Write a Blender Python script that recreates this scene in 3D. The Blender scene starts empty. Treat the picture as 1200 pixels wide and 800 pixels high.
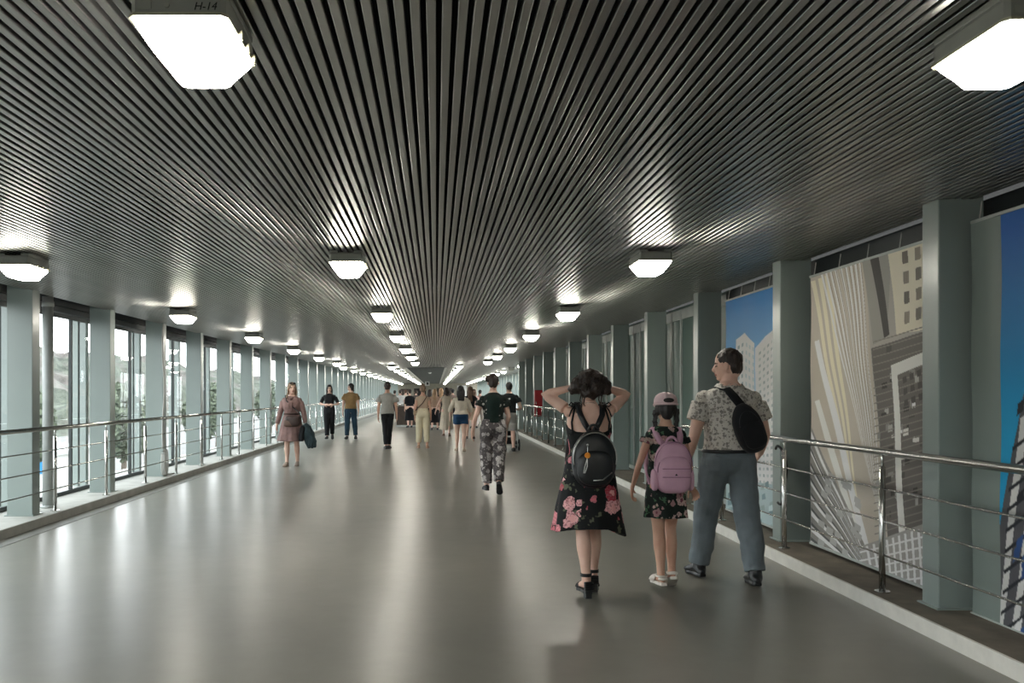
import bpy, bmesh, math, random
import numpy as np
from mathutils import Vector, Matrix, noise
random.seed(7)
C = bpy.context.scene.collection
SC = bpy.context.scene

# ------------------------------------------------------------------ camera, sky, exposure
cam_d = bpy.data.cameras.new('camera')
cam_d.sensor_width = 36.0
cam_d.lens = 31.5
cam_d.shift_x = 89 / 1200
cam_d.shift_y = 61 / 1200
cam_d.clip_end = 600
cam = bpy.data.objects.new('camera', cam_d)
cam.location = (0, 0, 1.45)
cam.rotation_euler = (math.radians(90), 0, 0)
C.objects.link(cam)
SC.camera = cam

SKY_STRENGTH = 9.0
LAMP_STRENGTH = 43.0
SC.view_settings.view_transform = 'Standard'
SC.view_settings.look = 'None'
SC.view_settings.exposure = 0.0
SC.view_settings.gamma = 1.0
SC.view_settings.use_curve_mapping = False
SC.cycles.max_bounces = 8
SC.cycles.diffuse_bounces = 4
SC.cycles.glossy_bounces = 4
SC.cycles.transparent_max_bounces = 24
SC.cycles.caustics_reflective = False
SC.cycles.caustics_refractive = False
SC.cycles.sample_clamp_indirect = 6.0

w = bpy.data.worlds.new('sky')
SC.world = w
w.use_nodes = True
wn = w.node_tree
bg = wn.nodes['Background']
tc = wn.nodes.new('ShaderNodeTexCoord')
sp = wn.nodes.new('ShaderNodeSeparateXYZ')
cr = wn.nodes.new('ShaderNodeValToRGB')
cr.color_ramp.elements[0].position = 0.0
cr.color_ramp.elements[0].color = (0.80, 0.79, 0.80, 1)
cr.color_ramp.elements[1].position = 0.6
cr.color_ramp.elements[1].color = (0.70, 0.72, 0.74, 1)
wn.links.new(tc.outputs['Generated'], sp.inputs[0])
wn.links.new(sp.outputs['Z'], cr.inputs[0])
wn.links.new(cr.outputs[0], bg.inputs[0])
bg.inputs[1].default_value = SKY_STRENGTH

# ------------------------------------------------------------------ materials
def srgb(r, g, b):
    def f(c):
        c /= 255.0
        return c / 12.92 if c <= 0.04045 else ((c + 0.055) / 1.055) ** 2.4
    return (f(r), f(g), f(b), 1.0)

class NT:
    """small helper around a node tree"""
    def __init__(s, name):
        s.m = bpy.data.materials.new(name)
        s.m.use_nodes = True
        s.t = s.m.node_tree
        s.b = s.t.nodes['Principled BSDF']
        s.out = s.t.nodes['Material Output']
    def n(s, kind, **kw):
        x = s.t.nodes.new('ShaderNode' + kind)
        for k, v in kw.items():
            if k in x.inputs.keys() if not hasattr(x, k) else False:
                x.inputs[k].default_value = v
            else:
                setattr(x, k, v)
        return x
    def l(s, a, b):
        s.t.links.new(a, b)
    def coord(s, scale=(1, 1, 1), which='Object'):
        t = s.n('TexCoord'); m = s.n('Mapping')
        m.inputs['Scale'].default_value = scale
        m.inputs['Location'].default_value = (0.137, 0.211, 0.371)
        s.l(t.outputs[which], m.inputs[0])
        return m.outputs[0]
    def noise(s, vec, scale, detail=4, rough=0.55):
        x = s.n('TexNoise'); s.l(vec, x.inputs['Vector'])
        x.inputs['Scale'].default_value = scale; x.inputs['Detail'].default_value = detail
        x.inputs['Roughness'].default_value = rough
        return x
    def ramp(s, fac, stops, interp='LINEAR'):
        r = s.n('ValToRGB'); r.color_ramp.interpolation = interp
        e = r.color_ramp.elements
        e[0].position, e[0].color = stops[0]
        e[1].position, e[1].color = stops[1]
        for p, c in stops[2:]:
            x = e.new(p); x.color = c
        s.l(fac, r.inputs[0])
        return r.outputs[0]
    def mix(s, fac, a, b):
        x = s.n('Mix'); x.data_type = 'RGBA'
        if isinstance(fac, (int, float)): x.inputs[0].default_value = fac
        else: s.l(fac, x.inputs[0])
        for sock, v in ((x.inputs[6], a), (x.inputs[7], b)):
            if isinstance(v, tuple): sock.default_value = v
            else: s.l(v, sock)
        return x.outputs[2]
    def math(s, op, a, b=None):
        x = s.n('Math'); x.operation = op
        for i, v in enumerate((a, b)):
            if v is None: continue
            if isinstance(v, (int, float)): x.inputs[i].default_value = v
            else: s.l(v, x.inputs[i])
        return x.outputs[0]
    def bump(s, h, strength=0.2, dist=0.01):
        x = s.n('Bump'); x.inputs['Strength'].default_value = strength
        x.inputs['Distance'].default_value = dist
        s.l(h, x.inputs['Height']); s.l(x.outputs[0], s.b.inputs['Normal'])

def simple(name, col, rough=0.6, metal=0.0, var=0.12, nscale=6.0, bump=0.0, spec=0.5, bscale=None):
    k = NT(name)
    v = k.coord()
    nz = k.noise(v, nscale)
    lo = tuple(c * (1 - var) for c in col[:3]) + (1,)
    hi = tuple(min(1, c * (1 + var)) for c in col[:3]) + (1,)
    k.l(k.ramp(nz.outputs[0], [(0.3, lo), (0.7, hi)]), k.b.inputs['Base Color'])
    k.b.inputs['Roughness'].default_value = rough
    k.b.inputs['Metallic'].default_value = metal
    k.b.inputs['Specular IOR Level'].default_value = spec
    if bump:
        n2 = k.noise(v, bscale or nscale * 12, 3)
        k.bump(n2.outputs[0], bump, 0.004)
    return k.m

def cloth(name, col, var=0.18, rough=0.85, weave=260, fold=5.0):
    k = NT(name)
    v = k.coord()
    a = k.noise(v, fold, 3)
    lo = tuple(c * (1 - var) for c in col[:3]) + (1,)
    hi = tuple(min(1, c * (1 + var)) for c in col[:3]) + (1,)
    k.l(k.ramp(a.outputs[0], [(0.3, lo), (0.7, hi)]), k.b.inputs['Base Color'])
    k.b.inputs['Roughness'].default_value = rough
    k.b.inputs['Specular IOR Level'].default_value = 0.2
    k.b.inputs['Sheen Weight'].default_value = 0.08
    b = k.noise(v, weave, 2)
    k.bump(b.outputs[0], 0.25, 0.002)
    return k.m

def floral(name, ground, petals, scale, size=0.33, leaf=None, leafscale=None, hem=None, core=None, power=1.0):
    """printed cloth: scattered round flowers (petals = list of colours) on a ground colour"""
    k = NT(name)
    v = k.coord()
    dz = k.noise(v, scale * 2.4, 2)
    dv = k.n('VectorMath'); dv.operation = 'SCALE'
    sub = k.n('VectorMath'); sub.operation = 'SUBTRACT'; sub.inputs[1].default_value = (.5, .5, .5)
    k.l(dz.outputs['Color'], sub.inputs[0]); k.l(sub.outputs[0], dv.inputs[0]); dv.inputs['Scale'].default_value = 0.5 / scale
    ad = k.n('VectorMath'); ad.operation = 'ADD'
    k.l(v, ad.inputs[0]); k.l(dv.outputs[0], ad.inputs[1])
    vo = k.n('TexVoronoi'); vo.inputs['Scale'].default_value = scale
    k.l(ad.outputs[0], vo.inputs['Vector'])
    dist = vo.outputs['Distance']
    sepc = k.n('SeparateColor'); k.l(vo.outputs['Color'], sepc.inputs[0])
    # random size per flower, some cells empty
    thr = k.math('MULTIPLY', k.math('SUBTRACT', sepc.outputs[0], 0.18), size * 1.5)
    if hem is not None:      # fewer flowers above height hem
        sx = k.n('SeparateXYZ'); k.l(v, sx.inputs[0])
        mr = k.n('MapRange'); mr.inputs['From Min'].default_value = hem[0]; mr.inputs['From Max'].default_value = hem[1]
        mr.inputs['To Min'].default_value = 1.0; mr.inputs['To Max'].default_value = hem[2]
        k.l(sx.outputs['Z'], mr.inputs['Value'])
        thr = k.math('MULTIPLY', thr, mr.outputs[0])
    inside = k.math('LESS_THAN', dist, thr)
    stops = [(i / len(petals), p) for i, p in enumerate(petals)]
    if len(stops) == 1: stops.append((1.0, petals[0]))
    pc = k.ramp(sepc.outputs[1], stops, 'CONSTANT')
    # petals get darker lines and a core
    fine = k.noise(v, scale * 7, 3)
    pc = k.mix(k.ramp(fine.outputs[0], [(0.45, (0, 0, 0, 1)), (0.62, (1, 1, 1, 1))]), pc, tuple(c * 0.5 for c in petals[0][:3]) + (1,))
    if core is not None:
        pc = k.mix(k.math('LESS_THAN', dist, k.math('MULTIPLY', thr, 0.35)), pc, core)
    gc = ground
    if leaf is not None:
        lv = k.noise(v, leafscale or scale * 3, 2)
        gc = k.mix(k.ramp(lv.outputs[0], [(0.60, (0, 0, 0, 1)), (0.64, (1, 1, 1, 1))]), ground, leaf)
    k.l(k.mix(inside, gc, pc), k.b.inputs['Base Color'])
    k.b.inputs['Roughness'].default_value = 0.75
    k.b.inputs['Specular IOR Level'].default_value = 0.25
    return k.m

def emit(name, col, strength):
    k = NT(name)
    k.b.inputs['Base Color'].default_value = (0.8, 0.8, 0.8, 1)
    k.b.inputs['Emission Color'].default_value = col
    k.b.inputs['Emission Strength'].default_value = strength
    k.b.inputs['Roughness'].default_value = 0.3
    return k.m

def glass_mat(name, tint):
    k = NT(name)
    tr = k.n('BsdfTransparent'); tr.inputs[0].default_value = tint
    gl = k.n('BsdfGlossy'); gl.inputs['Roughness'].default_value = 0.02
    lw = k.n('LayerWeight'); lw.inputs[0].default_value = 0.5
    fr = k.math('ADD', k.math('MULTIPLY', k.math('POWER', lw.outputs['Facing'], 5.0), 0.3), 0.03)
    mx = k.n('MixShader')
    k.l(fr, mx.inputs[0]); k.l(tr.outputs[0], mx.inputs[1]); k.l(gl.outputs[0], mx.inputs[2])
    k.l(mx.outputs[0], k.out.inputs[0])
    return k.m

M = {}
def floor_material():
    k = NT('coated_floor')
    v = k.coord()
    a = k.noise(v, 0.8, 5); b = k.noise(k.coord((1, 1, 1)), 2.5, 3)
    base = k.ramp(a.outputs[0], [(0.3, (0.205, 0.198, 0.168, 1)), (0.7, (0.245, 0.236, 0.200, 1))])
    f_ = k.noise(v, 7.0, 5, 0.6)
    base = k.mix(k.ramp(f_.outputs[0], [(0.35, (0, 0, 0, 1)), (0.7, (0.22, 0.22, 0.22, 1))]), base, (0.15, 0.143, 0.12, 1))
    k.l(base, k.b.inputs['Base Color'])
    k.l(k.ramp(b.outputs[0], [(0.2, (0.283, 0.283, 0.283, 1)), (0.8, (0.32, 0.32, 0.32, 1))]), k.b.inputs['Roughness'])
    k.b.inputs['Specular IOR Level'].default_value = 0.6
    wv = k.noise(k.coord((1, 1.5, 1)), 2.0, 2)
    k.bump(wv.outputs[0], 0.06, 0.010)
    return k.m
M['floor'] = floor_material()
def slat_material():
    k = NT('satin_aluminium')
    v = k.coord((6.0, 0.25, 1))
    a = k.noise(v, 1.0, 2)
    k.l(k.ramp(a.outputs[0], [(0.3, (0.295, 0.295, 0.277, 1)), (0.7, (0.36, 0.36, 0.338, 1))]), k.b.inputs['Base Color'])
    k.b.inputs['Metallic'].default_value = 0.85
    k.b.inputs['Roughness'].default_value = 0.30
    return k.m
M['slat'] = slat_material()
M['void'] = simple('black_void', (0.004, 0.006, 0.007, 1), 0.9)
M['column'] = simple('pale_green_paint', srgb(140, 152, 148), 0.29, 0, 0.03, 2.0, 0, 0.6)
M['shade_teal'] = simple('shaded_column_green', srgb(82, 104, 98), 0.45, 0, 0.05, 2.0)  # column green as it looks in the recess, shade put into the colour
M['frame'] = simple('dark_window_frame', srgb(52, 58, 58), 0.45, 0.2)
M['paleframe'] = simple('pale_frame_paint', srgb(178, 184, 180), 0.45)
M['head'] = simple('dark_head_box', srgb(30, 36, 38), 0.5)
M['steel'] = simple('polished_stainless_steel', (0.62, 0.62, 0.60, 1), 0.18, 1.0, 0.05)
M['curb'] = simple('curb_concrete', srgb(118, 110, 98), 0.85, 0, 0.22, 5.0, 0.3)
M['curbpale'] = simple('pale_curb_concrete', srgb(170, 170, 164), 0.8, 0, 0.12, 5.0, 0.2)
M['curbface'] = simple('window_lit_curb_paint', srgb(216, 214, 206), 0.6, 0, 0.08, 8.0)  # pale paint, lifted further to carry window light on the curb front
M['edge'] = simple('floor_edge_screed', srgb(130, 130, 124), 0.6, 0, 0.2, 6)
M['housing'] = simple('lamp_housing_grey', srgb(156, 158, 150), 0.5, 0.1, 0.08)
M['gasket'] = simple('lamp_rim_cream', srgb(176, 174, 150), 0.5)
M['plate'] = simple('type_plate_grey', srgb(158, 160, 150), 0.5)
M['ink'] = simple('black_marker_ink', (0.01, 0.012, 0.012, 1), 0.8)
M['lens'] = emit('lit_prismatic_lens', (1.0, 0.955, 0.84, 1), LAMP_STRENGTH)
M['lensrib'] = emit('lit_lens_rib', (1.0, 0.88, 0.62, 1), 0.55)
M['offlens'] = simple('unlit_lens', srgb(150, 150, 140), 0.35)
M['glass'] = glass_mat('clear_glass', (0.93, 0.96, 0.96, 1))
M['endwall'] = simple('far_wall_plaster', srgb(150, 146, 132), 0.8)
M['white'] = simple('white_paint', srgb(215, 216, 212), 0.6)
M['dark'] = simple('dark_opening', srgb(42, 40, 38), 0.8)
M['wood'] = simple('dark_brown_panel', srgb(66, 54, 46), 0.45, 0, 0.2, 4)
M['farceil'] = simple('grey_ceiling_board', srgb(70, 76, 74), 0.7)
M['red'] = simple('red_enamel', srgb(150, 24, 34), 0.4)
M['pipe'] = simple('grey_pipe_paint', srgb(176, 180, 178), 0.4)
M['cable'] = simple('white_cable', srgb(200, 200, 196), 0.5)
M['blackrubber'] = simple('black_rubber', (0.012, 0.013, 0.014, 1), 0.6)

# ------------------------------------------------------------------ mesh builder
class MB:
    def __init__(s):
        s.v = []; s.f = []
    def add(s, vs, fs):
        o = len(s.v)
        s.v += [tuple(x) for x in vs]
        s.f += [tuple(i + o for i in f) for f in fs]
        return s
    def box(s, x0, x1, y0, y1, z0, z1, c=0.0):
        """box; c chamfers all the edges"""
        if c <= 0:
            vs = [(x, y, z) for z in (z0, z1) for y in (y0, y1) for x in (x0, x1)]
            return s.add(vs, [(0, 2, 3, 1), (4, 5, 7, 6), (0, 1, 5, 4), (2, 6, 7, 3), (0, 4, 6, 2), (1, 3, 7, 5)])
        bm = bmesh.new()
        bmesh.ops.create_cube(bm, size=1.0)
        for q in bm.verts:
            q.co = Vector(((x0 + x1) / 2 + q.co.x * (x1 - x0), (y0 + y1) / 2 + q.co.y * (y1 - y0), (z0 + z1) / 2 + q.co.z * (z1 - z0)))
        bmesh.ops.bevel(bm, geom=bm.edges[:], offset=c, segments=2, profile=0.5, affect='EDGES')
        s.bm(bm); return s
    def bm(s, bm):
        bm.verts.index_update()
        s.add([q.co[:] for q in bm.verts], [[q.index for q in f.verts] for f in bm.faces])
        bm.free()
    def loft(s, rings, closed=True):
        """rings: lists of points, equal counts"""
        n = len(rings[0]); o = len(s.v)
        for r in rings: s.v += [tuple(p) for p in r]
        for k in range(len(rings) - 1):
            for i in range(n):
                a = o + k * n + i; b = o + k * n + (i + 1) % n
                s.f.append((a, b, b + n, a + n))
        if closed:
            s.f.append(tuple(o + i for i in reversed(range(n))))
            e = o + (len(rings) - 1) * n
            s.f.append(tuple(e + i for i in range(n)))
        return s
    def tube(s, pts, radii, n=12, ref=None, closed=True):
        pts = [Vector(p) for p in pts]
        if not isinstance(radii, (list, tuple)) : radii = [radii] * len(pts)
        rings = []; side = None
        for i, p in enumerate(pts):
            t = (pts[min(i + 1, len(pts) - 1)] - pts[max(i - 1, 0)])
            if t.length < 1e-9: t = Vector((0, 0, 1))
            t.normalize()
            if side is None:
                r = Vector(ref) if ref else (Vector((1, 0, 0)) if abs(t.x) < 0.8 else Vector((0, 1, 0)))
                side = r - t * r.dot(t)
            else:
                side = side - t * side.dot(t)
            if side.length < 1e-6: side = t.orthogonal()
            side.normalize()
            up = t.cross(side)
            rad = radii[i]
            ra, rb = rad if isinstance(rad, (tuple, list)) else (rad, rad)
            rings.append([p + side * (ra * math.cos(a)) + up * (rb * math.sin(a)) for a in (2 * math.pi * k / n for k in range(n))])
        return s.loft(rings, closed)
    def ball(s, c, r, n=14, m=9, rot=None):
        rx, ry, rz = r if isinstance(r, (tuple, list)) else (r, r, r)
        rings = []
        for j in range(m + 1):
            ph = math.pi * (j + 0.0) / m
            ph = min(max(ph, 0.06), math.pi - 0.06)
            ring = []
            for i in range(n):
                th = 2 * math.pi * i / n
                p = Vector((rx * math.sin(ph) * math.cos(th), ry * math.sin(ph) * math.sin(th), -rz * math.cos(ph)))
                if rot is not None: p = rot @ p
                ring.append(p + Vector(c))
            rings.append(ring)
        return s.loft(rings)
    def xf(s, mat, start=0):
        for i in range(start, len(s.v)):
            s.v[i] = tuple(mat @ Vector(s.v[i]))
        return s

def obj(name, mb, mat, parent=None, smooth=False, loc=None):
    me = bpy.data.meshes.new(name)
    me.from_pydata(mb.v, [], mb.f)
    for m in (mat if isinstance(mat, (list, tuple)) else [mat]): me.materials.append(m)
    bm = bmesh.new(); bm.from_mesh(me)
    bmesh.ops.recalc_face_normals(bm, faces=bm.faces[:])
    bm.to_mesh(me); bm.free()
    if smooth:
        me.polygons.foreach_set('use_smooth', [True] * len(me.polygons))
    o = bpy.data.objects.new(name, me); C.objects.link(o)
    if parent: o.parent = parent
    if loc: o.location = loc
    return o

def tag(o, label=None, cat=None, group=None, kind=None):
    if label: o['label'] = label
    if cat: o['category'] = cat
    if group: o['group'] = group
    if kind: o['kind'] = kind
    return o

def empty(name, loc, label, cat, group=None, rz=0.0, kind=None):
    o = bpy.data.objects.new(name, None); C.objects.link(o)
    o.location = loc; o.rotation_euler = (0, 0, rz); o.empty_display_size = 0.1
    return tag(o, label, cat, group, kind)

def struct(name, mb, mat, parent=None, smooth=False):
    o = obj(name, mb, mat, parent, smooth)
    if parent is None: o['kind'] = 'structure'
    return o

def copy_tree(o, parent=None):
    c = o.copy(); C.objects.link(c)
    if parent: c.parent = parent
    for ch in list(o.children): copy_tree(ch, c)
    return c

ORD = ['nearest', 'second', 'third', 'fourth', 'fifth', 'sixth', 'seventh', 'eighth', 'ninth', 'tenth', 'eleventh', 'twelfth',
       'thirteenth', 'fourteenth', 'fifteenth', 'sixteenth', 'seventeenth', 'eighteenth', 'nineteenth', 'twentieth']
TENS = {20: 'twenty', 30: 'thirty', 40: 'forty'}
def ordinal(i):
    """i = 0 is the nearest"""
    n = i + 1
    if n <= 20: return ORD[i]
    t, u = n - n % 10, n % 10
    if u == 0: return {30: 'thirtieth', 40: 'fortieth'}[n]
    return TENS[t] + '-' + (['first'] + ORD[1:])[u - 1]
# ------------------------------------------------------------------ the setting
Y0, YEND = -14.5, 106.0
YW = 34.3                      # past here the passage is wider on the right
def ceil_z(x): return 2.662 - (3.1 - x) * 0.0087

fl = MB()
for q in range(40):                                      # poured in bays
    ya, yb = Y0 + (YEND - Y0) * q / 40, Y0 + (YEND - Y0) * (q + 1) / 40
    fl.add([(-4.32, ya, 0), (5.3, ya, 0), (5.3, yb, 0), (-4.32, yb, 0)], [(0, 1, 2, 3)])
fl.box(-4.32, 5.3, Y0, YEND, -0.25, -0.02)
struct('floor', fl, M['floor'])
e = MB(); e.box(-4.32, -4.10, Y0, YEND, -0.02, 0.004)
struct('trim_1', e, M['edge'])

# ceiling: one field of narrow aluminium slats under a black void
c = MB()
def slat(x, y0, y1):
    z = ceil_z(x)
    w, h, ch = 0.0155, 0.030, 0.0032
    prof = [(-w, h), (-w, ch), (-w + ch * 0.4, ch * 0.3), (-w + ch, 0), (w - ch, 0), (w - ch * 0.4, ch * 0.3), (w, ch), (w, h)]
    c.loft([[(x + a, y, z + b) for a, b in prof] for y in (y0, y1)])
x = -4.52
while x < 3.36:
    slat(x, Y0, YEND if not -1.42 < x < 0.46 else 40.6)
    x += 0.0495
while x < 5.2:
    slat(x, YW - 0.4, YEND); x += 0.0495
ce = struct('ceiling', c, M['slat'])
v = MB(); v.box(-5.6, 5.6, Y0, YEND, 2.80, 2.95)
struct('roof_deck', v, M['void'], ce)
b = MB()
b.box(-1.36, 0.40, 40.6, YEND, ceil_z(-0.5) - 0.004, 2.80)
struct('ceiling_board', b, M['farceil'], ce)
for x in (-1.40, 0.44):
    b = MB(); b.box(x - 0.055, x + 0.055, 40.5, YEND, ceil_z(x) - 0.03, ceil_z(x) + 0.01)
    struct('ceiling_strip', b, M['white'], ce)

# curbs
k = MB(); k.box(-5.6, -4.30, Y0, YEND, -0.25, 0.10, 0.008)
struct('curb_left', k, M['curbpale'])
k = MB(); k.box(2.945, 3.75, Y0, YW, -0.25, 0.10, 0.006)
cu = struct('curb_right', k, M['curb'])
k = MB(); k.box(2.93, 2.955, Y0, YW, -0.25, 0.098, 0.004)
struct('curb_face', k, M['curbface'], cu)
k = MB(); k.box(4.60, 5.6, YW, YEND, -0.25, 0.10, 0.008)
struct('curb_far_right', k, M['curbpale'])

# walls that close the ends
k = MB(); k.box(-5.6, 5.6, Y0 - 0.2, Y0, -0.25, 2.95)
struct('wall_light_stop', k, M['endwall'])  # unseen end wall, added to keep sky light out behind the camera
k = MB(); k.box(3.62, 5.6, YW - 0.25, YW - 0.05, 0.0, 2.8)
struct('wall_return', k, M['white'])
ew = struct('wall_far', MB().box(-5.6, 5.6, YEND, YEND + 0.2, -0.25, 2.95), M['endwall'])
for i, (x0, x1, z0, z1, m) in enumerate([(-2.6, -1.2, 0, 2.05, 'dark'), (0.1, 1.9, 0, 2.1, 'wood'), (2.5, 3.6, 0.0, 2.4, 'white'), (-4.2, -3.2, 0.9, 2.0, 'wood')]):
    struct('wall_panel', MB().box(x0, x1, YEND - 0.06, YEND, z0, z1, 0.01), M[m], ew)

# ------------------------------------------------------------------ columns
def column_mb(xs, side, zt):
    """painted box column: xs inner face, side -1 left / +1 right; with a thin edge roll and a foot plate"""
    m = MB()
    xo = xs + side * 0.285
    m.box(min(xs, xo), max(xs, xo), 0, 0.19, 0.10, zt, 0.008)
    return m
def plate_mb(xs, side):
    m = MB(); xo = xs + side * 0.285
    m.box(min(xs, xo) - 0.02, max(xs, xo) + 0.02, -0.025, 0.215, 0.10, 0.112, 0.003)
    return m
L0, LS = 9.88, 2.36
left_cols = [L0 + LS * k for k in range(-10, 41)]
lc = None; vis = 0
for y in left_cols:
    i = vis if y > 9 else None
    if i is not None: vis += 1
    lab = ('%s pale green steel column from the camera along the left windows' % ordinal(i)) if i is not None else 'pale green steel column beside the left windows behind the camera'
    if lc is None:
        lc = empty('steel_column', (0, y, 0), lab, 'column', 'columns along the left windows')
        obj('shaft', column_mb(-4.45, -1, ceil_z(-4.45) + 0.05), M['column'], lc)
        obj('base_plate', plate_mb(-4.45, -1), M['column'], lc)
    else:
        t = copy_tree(lc); t.location.y = y; tag(t, lab)
R0, RS = 5.60, 2.575
right_cols = [R0 + RS * k for k in range(-7, 12)]
rc = None
for n, y in enumerate(right_cols):
    i = n - 7
    lab = ('%s pale green steel column from the camera along the right wall' % ordinal(i)) if i >= 0 else 'pale green steel column on the right wall behind the camera'
    if rc is None:
        rc = empty('steel_column', (0, y, 0), lab, 'column', 'columns along the right wall')
        obj('shaft', column_mb(3.14, 1, ceil_z(3.14) + 0.05), M['column'], rc)
        obj('base_plate', plate_mb(3.14, 1), M['column'], rc)
    else:
        t = copy_tree(rc); t.location.y = y; tag(t, lab)
far_cols = [36.4 + LS * k for k in range(0, 29)]
fc = None
for i, y in enumerate(far_cols):
    lab = '%s pale column of the far right windows, beyond the red cabinet' % ordinal(i)
    if fc is None:
        fc = empty('steel_column', (0, y, 0), lab, 'column', 'columns along the far right windows')
        obj('shaft', column_mb(4.72, 1, ceil_z(4.72) + 0.05), M['column'], fc)
        obj('base_plate', plate_mb(4.72, 1), M['column'], fc)
    else:
        t = copy_tree(fc); t.location.y = y; tag(t, lab)

# ------------------------------------------------------------------ windows, one per bay
def window(n, xg, side, y0, y1, z1, mull=(0.22,), jamb=0.022):
    """glazed bay at plane xg; outside is towards side"""
    r = empty('window_%d' % n, (xg, y0, 0.10), None, None, None, 0, 'structure')
    L = y1 - y0; H = z1 - 0.10
    f = MB()
    f.box(-0.02, 0.02, 0, L, 0, 0.05); f.box(-0.02, 0.02, 0, L, H - 0.05, H)
    f.box(-0.02, 0.02, 0, jamb, 0.05, H - 0.05); f.box(-0.02, 0.02, L - jamb, L, 0.05, H - 0.05)
    for q in mull: f.box(-0.03, 0.03, L * q - 0.022, L * q + 0.022, 0.05, H - 0.05)
    obj('window_frame', f, M['frame'], r)
    hb = MB(); hb.box(-0.12, 0.12, 0, L, H, H + 0.07); hb.box(-0.10, 0.10, 0, L, H + 0.09, H + 0.30)
    obj('head_box', hb, M['head'], r)
    obj('glass_pane', MB().box(-0.004, 0.004, 0.02, L - 0.02, 0.02, H - 0.02), M['glass'], r)
    return r
nwin = 0
# left bays start a little past each column
tmpl = None
for y in left_cols[:-1]:
    nwin += 1
    if tmpl is None: tmpl = window(nwin, -4.97, -1, y - 0.06, y + LS - 0.06, 2.50, ())
    else:
        t = copy_tree(tmpl); t.name = 'window_%d' % nwin; t.location.y = y - 0.06
# outer truss posts that stand outside the glass on each column line
op = None
vis = 0
for y in left_cols:
    i = None
    if y > 7: i = vis; vis += 1
    lab = ('%s pale green double post outside the left glazing' % ordinal(i)) if i is not None else 'pale green double post outside the left glazing behind the camera'
    if op is None:
        op = empty('facade_post', (0, y + 0.81, 0), lab, 'post', 'posts outside the left glazing')
        for xx in (-5.145, -5.26):
            obj('flange', MB().box(xx - 0.046, xx + 0.046, 0, 0.10, -0.3, 2.75, 0.006), M['column'], op)
        obj('web', MB().box(-5.225, -5.18, 0.02, 0.09, -0.3, 2.75), M['frame'], op)
    else:
        t = copy_tree(op); t.location.y = y + 0.81; tag(t, lab)
for y in far_cols[:-1]:
    nwin += 1
    t = copy_tree(tmpl); t.name = 'window_%d' % nwin; t.location.x = 5.22; t.location.y = y - 0.06
# right bays: closed panels, darkened behind the banners, shade-toned green elsewhere
tmplr = tmplp = None
for n, y in enumerate(right_cols[:-1]):
    nwin += 1
    if 6 <= n <= 8:                                      # bays behind the banners: panels darkened to deepen shade in the gaps
        if tmplr is None:
            r = tmplr = empty('window_%d' % nwin, (3.56, y, 0.10), None, None, None, 0, 'structure')
            f = MB()
            for yy in (0.10, 1.35): f.box(-0.035, 0.035, yy - 0.03, yy + 0.03, 0, 2.56)
            f.box(-0.08, 0.08, 0, RS, 2.40, 2.56); f.box(-0.03, 0.03, 0, RS, 0.0, 0.06)
            obj('window_frame', f, M['head'], r)
            obj('closed_panel', MB().box(-0.012, 0.012, 0, RS, 0.02, 2.60), M['head'], r)
        else:
            t = copy_tree(tmplr); t.name = 'window_%d' % nwin; t.location.y = y
    elif tmplp is None:
        r = tmplp = empty('window_%d' % nwin, (3.56, y, 0.10), None, None, None, 0, 'structure')
        f = MB()
        for yy in (0.10, 0.52, 1.35, 2.18):
            f.box(-0.035, 0.035, yy - 0.03, yy + 0.03, 0, 2.56)
        f.box(-0.03, 0.03, 0, RS, 2.42, 2.56); f.box(-0.03, 0.03, 0, RS, 0.0, 0.06)
        obj('window_frame', f, M['paleframe'], r)
        obj('closed_panel', MB().box(-0.012, 0.012, 0, RS, 0.02, 2.60), M['shade_teal'], r)
    else:
        t = copy_tree(tmplp); t.name = 'window_%d' % nwin; t.location.y = y

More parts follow.
